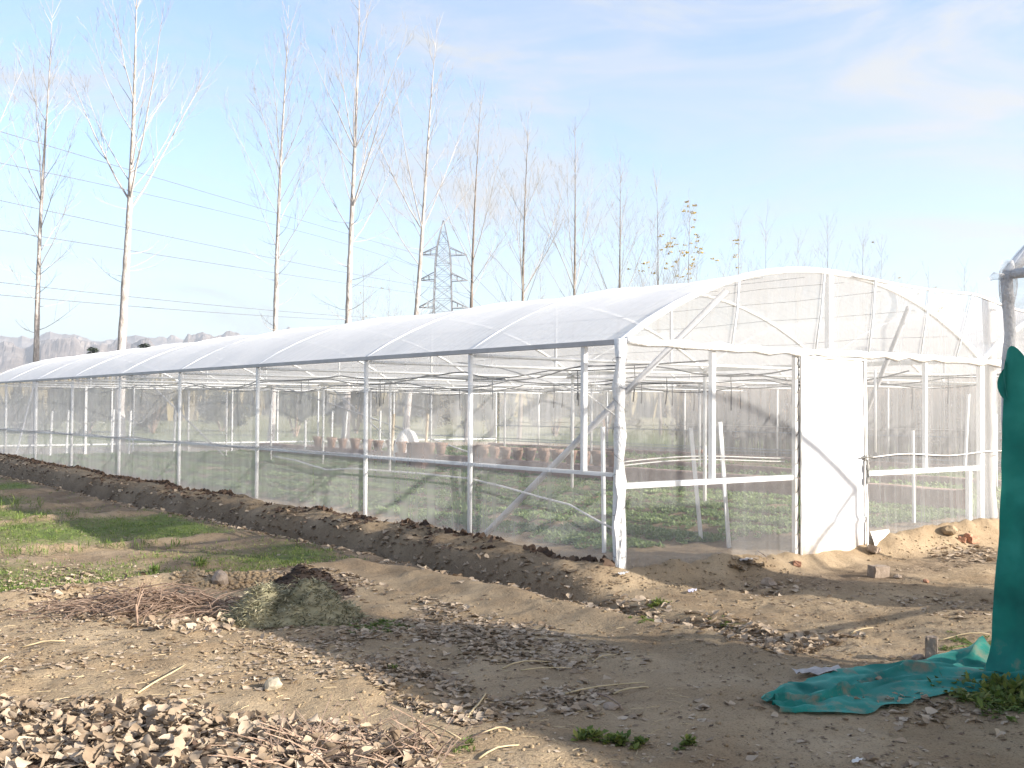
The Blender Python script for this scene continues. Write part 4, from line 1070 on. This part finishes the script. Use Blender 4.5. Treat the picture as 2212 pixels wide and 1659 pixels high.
# ------------------------------------------------------------------ bare poplars
def branch(m, p, d, l, r, lvl, rr, upcurve, tips):
    nseg = 6 if lvl == 0 else (5 if lvl == 1 else 3)
    pts = [p]; dd = d.normalized()
    for i in range(nseg):
        dd = (dd+Vector((rr.gauss(0, .055), rr.gauss(0, .055), upcurve+rr.gauss(0, .03)))).normalized()
        pts.append(pts[-1]+dd*l/nseg)
    rad = [max(.0036, .98*r*(1-.82*i/nseg)) for i in range(nseg+1)]
    m.tube(pts, rad, 5 if lvl == 0 else (4 if lvl == 1 else 3), False)
    tips.append(pts[-1])
    if lvl < 2:
        k = int((6 if lvl == 0 else 3.4)*min(1.6, max(.5, l/ (2.2 if lvl == 0 else .9)))*rr.uniform(.8, 1.25))
        for j in range(k):
            t = rr.uniform(.22, .98); q = t*nseg; i = min(int(q), nseg-1)
            s = pts[i].lerp(pts[i+1], q-i); ax = (pts[i+1]-pts[i]).normalized()
            o = ax.orthogonal().normalized(); o.rotate(Matrix.Rotation(rr.uniform(0, 6.283), 3, ax))
            nd = (ax*rr.uniform(.6, 1.0)+o*rr.uniform(.4, .75)+Vector((0, 0, .28))).normalized()
            branch(m, s, nd, l*(1-t*.55)*rr.uniform(.28, .5), max(.004, r*(1-.8*t)*.5), lvl+1, rr, .06, tips)
def poplar(u, z, w_px, top_v, top_u, label, seed, clear=.42, forks=(), leafy=0, dens=1.0, spread=1.0, group='bare poplars behind the greenhouse', name='poplar_tree', base_du=-6, bark='bark'):
    rr = random.Random(seed)
    b = at(u+base_du, 880, z); b.z = -.15
    t = at(top_u, top_v, z); H = t.z-b.z
    e = thing(name, b, label, 'tree', group)
    r0 = w_px*z/FPX/2*1.12
    n = 18; path = []
    bx = rr.uniform(0, 6); amp = .05
    for i in range(n+1):
        s = i/n
        q = b.lerp(t, s)+Vector((amp*math.sin(s*7+bx), amp*math.cos(s*6+bx), 0))*(1 if 0 < s else 0)
        path.append(q)
    def rad(s): return max(.005, r0*(1-s)**1.0*(1.18-.18*min(1, s/.12)))
    m = MB(); ptr = []; rtr = []
    for i in range(3*n+1):
        s = i/(3*n); q = s*n; k = min(int(q), n-1)
        ptr.append(path[k].lerp(path[k+1], q-k)); rtr.append(rad(s)*(1+(.10*rr.uniform(-1, 1) if s < .45 else .03*rr.uniform(-1, 1))))
    m.tube(ptr, rtr, 10); m.build('trunk', M[bark], e, True)
    m = MB(); tips = []
    def pos(s):
        q = s*n; k = min(int(q), n-1); return path[k].lerp(path[k+1], q-k)
    az = rr.uniform(0, 6.283)
    for s, cnt, big in forks:      # strong limbs leaving together
        for c in range(cnt):
            az += 2.4+rr.uniform(-.4, .4); inc = R(rr.uniform(24, 34))
            d = Vector((math.cos(az)*math.sin(inc), math.sin(az)*math.sin(inc), math.cos(inc)))
            branch(m, pos(s+rr.uniform(-.012, .012)), d, H*(1-s)*rr.uniform(.62, .85)*big, rad(s)*.44, 0, rr, .06, tips)
    k = int(20*dens)
    for i in range(k):
        s = clear+(.97-clear)*((i+rr.random())/k); az += 2.4+rr.uniform(-.5, .5)
        inc = R(rr.uniform(28, 48)*spread)
        d = Vector((math.cos(az)*math.sin(inc), math.sin(az)*math.sin(inc), math.cos(inc)))
        l = H*(1-s)*rr.uniform(.3, .62)+.35
        branch(m, pos(s), d, l, max(.009, rad(s)*.26), 0 if l > 1.2 else 1, rr, .07, tips)
    for i in range(8):
        s = rr.uniform(.80, .985); az += 2.3
        inc = R(rr.uniform(14, 32)); d = Vector((math.cos(az)*math.sin(inc), math.sin(az)*math.sin(inc), math.cos(inc)))
        branch(m, pos(s), d, rr.uniform(.9, 2.2)*H/17, .012, 1, rr, .03, tips)
    for i in range(int(14*dens)):    # thin lower shoots
        s = rr.uniform(clear*.62, clear+.08); az += 2.2
        d = Vector((math.cos(az), math.sin(az), rr.uniform(-.1, .35)))
        branch(m, pos(s), d, rr.uniform(.8, 2.2)*H/17, .013, 1, rr, .14, tips)
    m.build('crown', M['twigs'], e)
    if leafy:
        pts = []
        for _ in range(leafy):
            q = min((rr.choice(tips) for _ in range(3)), key=lambda p_: abs((p_-b).z-H*.84))-b; pts.append((q.x+rr.gauss(0, .06), q.y+rr.gauss(0, .06), q.z+rr.gauss(0, .08)))
        leaf_cloud("last_leaves", pts, 7, .16, .12, 'leaf_yellow', up=1.2, jitter=1.5, kind=None, parent=e)
    return e
poplar(75, 40, 14, 0, 112, 'leftmost poplar, slim pale trunk near the left edge', 3, .40, ((.55, 2, .9), (.72, 2, .8)))
poplar(262, 38.3, 21, -95, 300, 'thickest poplar trunk, with a wide forked crown at upper left', 5, .50, ((.50, 3, .95), (.70, 2, .9)), base_du=-4, dens=.8)
poplar(592, 44, 13, 10, 622, 'slim straight poplar between the thick one and the forked one at centre left', 8, .40, ((.62, 3, .85), (.78, 2, .8)), base_du=-8)
poplar(750, 44, 16, -70, 778, 'stout poplar with high forked limbs just left of the pylon trees', 12, .42, ((.50, 2, .9), (.62, 4, 1.0)), base_du=-4)
poplar(890, 46, 13, 52, 945, 'poplar leaning right whose trunk stands left of the pylon', 15, .42, ((.52, 3, .95), (.72, 2, .8)), base_du=-14)
poplar(1008, 50, 9.5, 188, 1038, 'slender poplar just right of the pylon', 18, .38, ((.50, 3, .9), (.7, 1, .7)), base_du=-2, bark='bark_dark')
poplar(1125, 54, 9, 240, 1141, 'poplar with a V-shaped crown, first to the right of the slender one', 21, .34, ((.45, 4, .95), (.68, 3, .9)), base_du=-4, bark='bark_dark')
poplar(1238, 58, 8.5, 252, 1243, 'straight poplar rising behind the ridge middle', 24, .32, ((.46, 3, .95), (.68, 2, .9)), base_du=0, bark='bark_dark')
poplar(1335, 62, 8, 330, 1340, 'narrow poplar third from the right of the tall row', 27, .3, ((.45, 3, .95), (.72, 2, .9)), base_du=0, bark='bark_dark')
poplar(1425, 66, 6, 382, 1418, 'small bare poplar left of the yellow-leaved one', 30, .25, ((.42, 3, .9), (.6, 2, .8)), base_du=2, bark='bark_dark')
poplar(1478, 66, 5, 432, 1490, 'small poplar still carrying a few yellow leaves', 33, .2, ((.25, 4, .95), (.4, 3, .9)), leafy=85, base_du=0, bark='bark_dark')
bg = [(782, 112, 3.2, 560, 'faint young tree left of the leaning poplar, a few leaves left', 4), (838, 118, 3, 600, 'faint young tree behind the leaning poplar', 0), (1165, 90, 3, 590, 'faint small tree between two row poplars', 0),
      (1592, 72, 4, 478, 'bare young tree right of the yellow-leaved poplar', 0), (1652, 76, 4, 476, 'bare young tree left of the gable apex, second after the yellow one', 0), (1722, 80, 3, 512, 'thin bare tree just left of the gable apex', 0),
      (1786, 82, 4, 472, 'bare young tree straight above the gable apex', 0), (1862, 86, 4, 490, 'bare young tree just right of the gable apex', 0), (1900, 88, 3, 530, 'small tree with three dark leaves right of the apex', 5),
      (2003, 92, 3, 592, 'low tree top with brown leaves over the right roof', 9), (2080, 95, 3, 575, 'thin bare tree top between the timber post and the apex', 0), (2165, 95, 3, 615, 'low tree top with yellow leaves beside the right net house', 9)]
for i, (u, z, w, tv, lb, lf) in enumerate(bg):
    poplar(u, z, w, tv, u+3, lb, 50+i, .2, ((.42, 3, .9), (.62, 2, .9)), leafy=lf, dens=.8, bark='bark_dark', group='young trees far behind the greenhouse', base_du=0)
# branch tip of a poplar standing just outside the left edge
poplar(-70, 36, 18, -40, -50, 'poplar outside the left edge, only its branch tips reach in', 71, .5, ((.6, 3, 1.1),), dens=.7)

# ------------------------------------------------------------------ pylon and power lines
pb = at(955, 885, 208); pb.z = -.2; ax = Vector(_R2); ax.z = 0; ax.normalize(); bx = Vector((-ax.y, ax.x, 0))
tw = thing('transmission_pylon', pb, 'grey lattice transmission pylon with three crossarms between the poplars', 'pylon')
HT = 37.6
def hw(z): return float(np.interp(z, [0, 20, 30, 33, HT], [3.3, 1.75, 1.45, 1.1, .06]))
m = MB()
lv = list(np.linspace(0, 20, 6))+[22.5, 24.8, 27, 29.2, 31.0, 33.2, 35.4, HT]
cor = lambda z, sx, sy: pb+ax*hw(z)*sx+bx*hw(z)*sy+Vector((0, 0, z))
for sx, sy in ((1, 1), (1, -1), (-1, -1), (-1, 1)):
    for a, b in zip(lv, lv[1:]): m.bar(cor(a, sx, sy), cor(b, sx, sy), .13)
sides = [((1, 1), (1, -1)), ((1, -1), (-1, -1)), ((-1, -1), (-1, 1)), ((-1, 1), (1, 1))]
for a, b in zip(lv[:-1], lv[1:-1]):
    for p, q in sides:
        m.bar(cor(a, *p), cor(b, *q), .06); m.bar(cor(a, *q), cor(b, *p), .06); m.bar(cor(b, *p), cor(b, *q), .06)
m.build('tower_body', M['wire'], tw, False)
ARM = [(31.0, 4.6), (26.1, 4.75), (20.9, 4.8)]
for z, l in ARM:
    for s in (1, -1):
        m = MB(); tip = pb+ax*l*s+Vector((0, 0, z))
        for sy in (1, -1):
            m.bar(cor(z, s, sy), tip, .13); m.bar(cor(z+1.45, s, sy), tip, .13)
            for f in (.35, .65): m.bar(cor(z, s, sy).lerp(tip, f), cor(z+1.45, s, sy).lerp(tip, f), .08)
        arm = m.build('crossarm', M['wire'], tw, False)
        m = MB(); m.tube([tip, tip-Vector((0, 0, 2.5))], .13, 6); m.build('insulator', M['wire'], arm)
def img_wire(label, start, mid, arm_i, s, r=.03):
    z, l = ARM[arm_i]; end = pb+ax*l*s+Vector((0, 0, z-2.5))
    p0 = at(*start, 82); p1 = at(*mid)
    # parabola through three points, continued to the left
    pts = []
    d = (Vector((end.x, end.y, 0))-Vector((p0.x, p0.y, 0)))
    tm = (Vector((p1.x, p1.y, 0))-Vector((p0.x, p0.y, 0))).dot(d)/d.length_squared
    c2 = (p1.z-p0.z-(end.z-p0.z)*tm)/(tm*tm-tm) if .05 < tm < .95 else .0
    c1 = end.z-p0.z-c2
    for t in np.linspace(-.35, 1, 40):
        q = p0.lerp(end, t); q.z = p0.z+c1*t+c2*t*t; pts.append(q)
    m = MB(); m.tube(pts, r, 5); tag(m.build('power_line', M['wire'], None), label, 'cable', 'power lines crossing the sky')
nm = [('topmost power line on the far side, running down to the top right arm', (0, 284), 0, 1), ('power line below the topmost, ending at the top left arm', (0, 352), 0, -1),
      ('third power line from the top at the left edge', (0, 433), 1, 1), ('fourth power line from the top at the left edge', (0, 497), 1, -1),
      ('upper one of the two lowest power lines', (0, 610), 2, 1), ('lowest power line at the left edge', (0, 637), 2, -1)]
mids = [(420, 408), (420, 443), (420, 523), (420, 563), (420, 655), (420, 672)]
for (lb, st, ai, s), md in zip(nm, mids):
    z, l = ARM[ai]; end = pb+ax*l*s+Vector((0, 0, z-2.5)); p0 = at(*st, 82)
    best = min((abs((p0.lerp(end, t)-Vector(CAM)).dot(Vector(_R2))/((p0.lerp(end, t)-Vector(CAM)).dot(Vector(_F)))*FPX+1106-md[0]), t) for t in np.linspace(0, 1, 400))[1]
    dz = (p0.lerp(end, best)-Vector(CAM)).dot(Vector(_F))
    img_wire(lb, st, (*md, dz), ai, s)
fp = at(1200, 752, 520)
for ai in range(3):
    for s in (1, -1):
        z, l = ARM[ai]; a = pb+ax*l*s+Vector((0, 0, z-2.5)); b = fp+ax*l*s+Vector((0, 0, z-28.5))
        pts = [a.lerp(b, t)-Vector((0, 0, 16*t*(1-t))) for t in np.linspace(0, 1, 20)]
        m = MB(); m.tube(pts, .04, 4)
        tag(m.build('power_line', M['wire'], None), '%s far power line leaving the %s arm to the right' % (('upper', 'middle', 'lower')[ai], 'right' if s > 0 else 'left'), 'cable', 'power lines beyond the pylon')

# ------------------------------------------------------------------ dry corn, scrub, bushes, hills
def blades(name, pts, hmin, hmax, lean, wd, mat, label, cat, segs=2, kind='stuff'):
    n = len(pts); P = np.asarray(pts, float)
    h = RNG.uniform(hmin, hmax, n); a = RNG.uniform(0, 2*np.pi, n); le = np.abs(RNG.normal(0, lean, n))
    d = np.stack([np.cos(a)*le, np.sin(a)*le, np.ones(n)], 1); top = P+d*h[:, None]
    a2 = a+np.pi/2+RNG.normal(0, .5, n); s = np.stack([np.cos(a2), np.sin(a2), np.zeros(n)], 1)*(wd*RNG.uniform(.6, 1.4, n))[:, None]
    mid = (P+top)/2
    V = np.stack([P-s*.6, P+s*.6, mid+s, top, mid-s], 1).reshape(-1, 3)
    F = np.concatenate([np.arange(5*n).reshape(-1, 5)])
    o = np_mesh(name, V, F, M[mat]); tag(o, label, cat, None, kind); return o
pts = []; lv_pts = []
for _ in range(3200):
    x = 21.2+6*rnd.random()**1.3; y = rnd.uniform(-8, 20.5); pts.append((x, y, gz(x, y)))
    for q in range(4): lv_pts.append((x+rnd.gauss(0, .05), y+rnd.gauss(0, .05), gz(x, y)+rnd.uniform(.4, 2.3)))
o = blades('dry_corn', pts, 1.9, 3.1, .07, .018, 'corn', 'stand of dry brown corn beyond the far net wall', 'dry corn')
leaf_cloud('dry_corn_leaves', lv_pts, 2, .62, .085, 'corn', up=.9, label='withered leaves of the dry corn stand', cat='dry corn')
def bush(u, v_top, z, wpx, mat, label, nleaf, ln, wd, group, name='bush'):
    t = at(u, v_top, z); b = Vector((t.x, t.y, -.2)); H = t.z-b.z; rw = wpx*z/FPX/2
    e = thing(name, b, label, 'bush', group)
    m = MB()
    for k in range(7):
        a = rnd.uniform(0, 6.28); q = Vector((math.cos(a)*rw*.5, math.sin(a)*rw*.5, H*.75)); m.tube([b, b+q*.5+Vector((0, 0, H*.1)), b+q], [.05, .035, .015], 5)
    m.build('stems', M['twig'], e)
    cs = [(rnd.gauss(0, rw*.42), rnd.gauss(0, rw*.42), H*(.25+.62*rnd.random()), rnd.uniform(.18, .34)*min(rw, H)) for _ in range(16)]
    pts = []
    for _ in range(nleaf):
        cx, cy, cz, cr = rnd.choice(cs); d = Vector((rnd.gauss(0, 1), rnd.gauss(0, 1), rnd.gauss(0, .8))).normalized()*cr*rnd.random()**.4
        pts.append((cx+d.x, cy+d.y, max(.05, min(H, cz+d.z))))
    leaf_cloud('foliage', pts, 3, ln, wd, mat, up=.5, jitter=1.5, kind=None, parent=e)
gb = 'bushes along the field behind the greenhouse'
bl = [('wide dry bush seen through the net at far left', 40, 872, 66, 190, 'scrub_green'), ('dark rounded bush behind the far gable', 190, 862, 62, 170, 'scrub_green'), ('brown bush right of the far gable posts', 330, 862, 64, 150, 'scrub'),
      ('olive bush behind the slim straight poplar', 640, 850, 58, 150, 'scrub_green'), ('brown bush left of the white sack', 770, 852, 66, 120, 'scrub'), ('tall brown thicket behind the pylon trees', 930, 842, 72, 170, 'scrub'),
      ('yellowish bush behind the back net wall', 1060, 848, 60, 130, 'scrub_green'), ('golden bush left of the corner post, beyond the back wall', 1200, 846, 62, 150, 'scrub'), ('brown bush just behind the corner post', 1310, 852, 64, 120, 'scrub'),
      ('low olive bush between far stakes', 480, 868, 70, 130, 'scrub_green')]
for lb, u, v, z, w, mt in bl: bush(u, v-20, z, w, mt, lb, 1100, .30, .12, gb)
pts = []
for _ in range(5200):
    u = rnd.uniform(-250, 1500); z = rnd.uniform(210, 330); q = at(u, 880, z); pts.append((q.x, q.y, -.3))

o = blades('far_scrub', pts, 2.5, 9, .12, 1.0, 'scrub', 'brownish far scrub below the hills', 'scrub')
pts = []
for _ in range(2600):
    u = rnd.uniform(-250, 420); z = rnd.uniform(120, 200); q = at(u, 880, z); pts.append((q.x, q.y, -.3))
blades('far_scrub', pts, 1.5, 6.2*1.0, .14, .55, 'scrub', 'tawny scrub at the left below the hills', 'scrub')
def conifer(u, v_top, z, wpx, label):
    t = at(u, v_top, z); b = Vector((t.x, t.y, -.2)); H = t.z-b.z; rw = wpx*z/FPX/2
    e = thing('conifer', b, label, 'tree', 'small dark trees below the hills')
    m = MB(); m.tube([b, b+Vector((0, 0, H*.95))], [.14, .03], 6); m.build('trunk', M['twig'], e)
    pts = []
    for _ in range(420):
        s = rnd.random(); a = rnd.uniform(0, 6.28); r = rw*(1-.8*s)*rnd.random()**.5*(1+.3*math.sin(a*3+s*9)); pts.append((r*math.cos(a), r*math.sin(a), H*(.25+.75*s)))
    leaf_cloud('crown', pts, 3, .55, .22, 'conifer', up=.4, kind=None, parent=e)
conifer(200, 752, 120, 22, 'small dark evergreen below the pale rocky hill')
conifer(312, 744, 120, 40, 'wider dark evergreen left of the thick poplar')
conifer(285, 757, 118, 26, 'low dark evergreen between the two others')
def hill(prof, z, depth, name, label, seed):
    """rocky ridge: prof = (u, v) skyline points at depth z"""
    us = np.linspace(prof[0][0], prof[-1][0], 150); vs = np.interp(us, [p[0] for p in prof], [p[1] for p in prof])
    P = []
    for j, b in enumerate(np.linspace(-1, 1, 26)):
        row = []
        for u, v in zip(us, vs):
            q = at(u, 885, z+depth*b); top = at(u, v, z).z
            h = top*max(0, 1-abs(b)**1.3)
            h *= 1+.12*fb1(u*.03, b*3, 1, 4, seed)*(1 if abs(b) < .97 else 0)
            h += 3*fb1(u*.12, b*9, 1, 3, seed+3)*max(0, 1-abs(b))
            row.append((q.x, q.y, h-1))
        P.append(row)
    m = MB(); m.grid(P); return tag(m.build(name, M['rock'], None, False), label, None, None, 'structure')
hill([(-260, 760), (-120, 742), (-40, 748), (10, 741), (60, 745), (100, 731), (125, 727), (158, 724), (185, 733), (215, 742), (260, 735), (280, 737), (300, 733), (318, 732), (335, 745), (370, 800)], 1500, 260, 'hills', 'pale rocky hills at the far left', 5)
hill([(340, 800), (392, 737), (404, 722), (420, 727), (436, 721), (460, 727), (478, 723), (500, 719), (520, 723), (545, 745), (590, 722), (605, 717), (622, 708), (638, 712), (690, 760), (760, 820)], 1800, 260, 'hills', 'darker rocky hill behind the slim poplar', 9)
hill([(-400, 738), (-100, 726), (60, 722), (200, 727), (330, 724), (500, 735), (700, 750), (900, 800)], 3000, 300, 'hills', 'faint blue far hills', 13)

# ------------------------------------------------------------------ air, sky, sun, camera
HAZE = True
if HAZE:
    m, nt, out = newmat('haze')
    v = N(nt, 'ShaderNodeVolumePrincipled'); v.inputs['Density'].default_value = .00045
    v.inputs['Color'].default_value = (.93, .95, .98, 1); v.inputs['Anisotropy'].default_value = .3
    nt.links.new(v.outputs[0], out.inputs['Volume'])
    b = MB(); b.box((900, 1300, 70-1.5), (5200, 5200, 140+3)); hz = b.build('haze', m); tag(hz, kind='stuff')
SUN_AZ, SUN_EL = R(151.3), R(21.1)        # azimuth clockwise from +y
w = bpy.data.worlds.new('World'); scene.world = w; w.use_nodes = True
nt = w.node_tree; nt.nodes.clear(); L = nt.links.new
out = nt.nodes.new('ShaderNodeOutputWorld'); bgn = nt.nodes.new('ShaderNodeBackground')
sky = nt.nodes.new('ShaderNodeTexSky'); sky.sky_type = 'NISHITA'; sky.sun_disc = False
sky.sun_elevation = SUN_EL; sky.sun_rotation = SUN_AZ; sky.air_density = 1.0; sky.dust_density = 1.6; sky.ozone_density = 1.5; sky.altitude = 300
tc = nt.nodes.new('ShaderNodeTexCoord'); mp = nt.nodes.new('ShaderNodeMapping'); mp.inputs['Scale'].default_value = (1.1, 1.6, 5.5); mp.inputs['Location'].default_value = (0, 0, .36); mp.inputs['Rotation'].default_value = (.30, .12, 2.2)
L(tc.outputs['Generated'], mp.inputs[0])
n1 = N(nt, 'ShaderNodeTexNoise', Scale=2.3, Detail=11, Roughness=.62, Distortion=.9); L(mp.outputs[0], n1.inputs['Vector'])
cr = ramp(nt, n1.outputs['Fac'], [(.42, (.08, .08, .08)), (.55, (.42, .42, .42)), (.68, (.97, .97, .97))])
sx = N(nt, 'ShaderNodeSeparateXYZ'); L(tc.outputs['Generated'], sx.inputs[0])
hz_ = N(nt, 'ShaderNodeMapRange'); L(sx.outputs[2], hz_.inputs[0]); hz_.inputs[1].default_value = .0; hz_.inputs[2].default_value = .17; hz_.inputs[3].default_value = .48; hz_.inputs[4].default_value = .0
mxm = N(nt, 'ShaderNodeMath', operation='MAXIMUM'); L(cr.outputs[0], mxm.inputs[0]); L(hz_.outputs[0], mxm.inputs[1])
mix = N(nt, 'ShaderNodeMix', data_type='RGBA'); L(mxm.outputs[0], mix.inputs[0]); skm = N(nt, 'ShaderNodeMix', data_type='RGBA', blend_type='MULTIPLY'); skm.inputs[0].default_value = 1.0; L(sky.outputs[0], skm.inputs[6]); skm.inputs[7].default_value = (1.02, 1.06, 1.16, 1); L(skm.outputs[2], mix.inputs[6]); mix.inputs[7].default_value = (2.72, 2.84, 3.0, 1)
L(mix.outputs[2], bgn.inputs[0]); bgn.inputs[1].default_value = .097
L(bgn.outputs[0], out.inputs[0])
sd = bpy.data.lights.new('sun', 'SUN'); sd.energy = 5.0; sd.angle = R(.8); sd.color = (1.0, .94, .855)
so = bpy.data.objects.new('sun', sd); COL.objects.link(so)
sdir = Vector((math.sin(SUN_AZ)*math.cos(SUN_EL), math.cos(SUN_AZ)*math.cos(SUN_EL), math.sin(SUN_EL)))
so.rotation_euler = sdir.to_track_quat('Z', 'Y').to_euler(); so.location = (0, 0, 60)
cd = bpy.data.cameras.new('camera'); cam = bpy.data.objects.new('camera', cd); COL.objects.link(cam)
cd.sensor_width = 36; cd.lens = 36*FPX/2212; cd.clip_start = .1; cd.clip_end = 20000
cam.matrix_world = Matrix(((_R2[0], _U2[0], -_F[0], CAM[0]), (_R2[1], _U2[1], -_F[1], CAM[1]), (_R2[2], _U2[2], -_F[2], CAM[2]), (0, 0, 0, 1)))
scene.camera = cam
scene.view_settings.view_transform = 'Standard'; scene.view_settings.look = 'None'
scene.view_settings.exposure = 1.55; scene.view_settings.gamma = 1.0
scene.cycles.transparent_max_bounces = 40; scene.cycles.max_bounces = 8; scene.cycles.volume_bounces = 0
scene.cycles.diffuse_bounces = 4
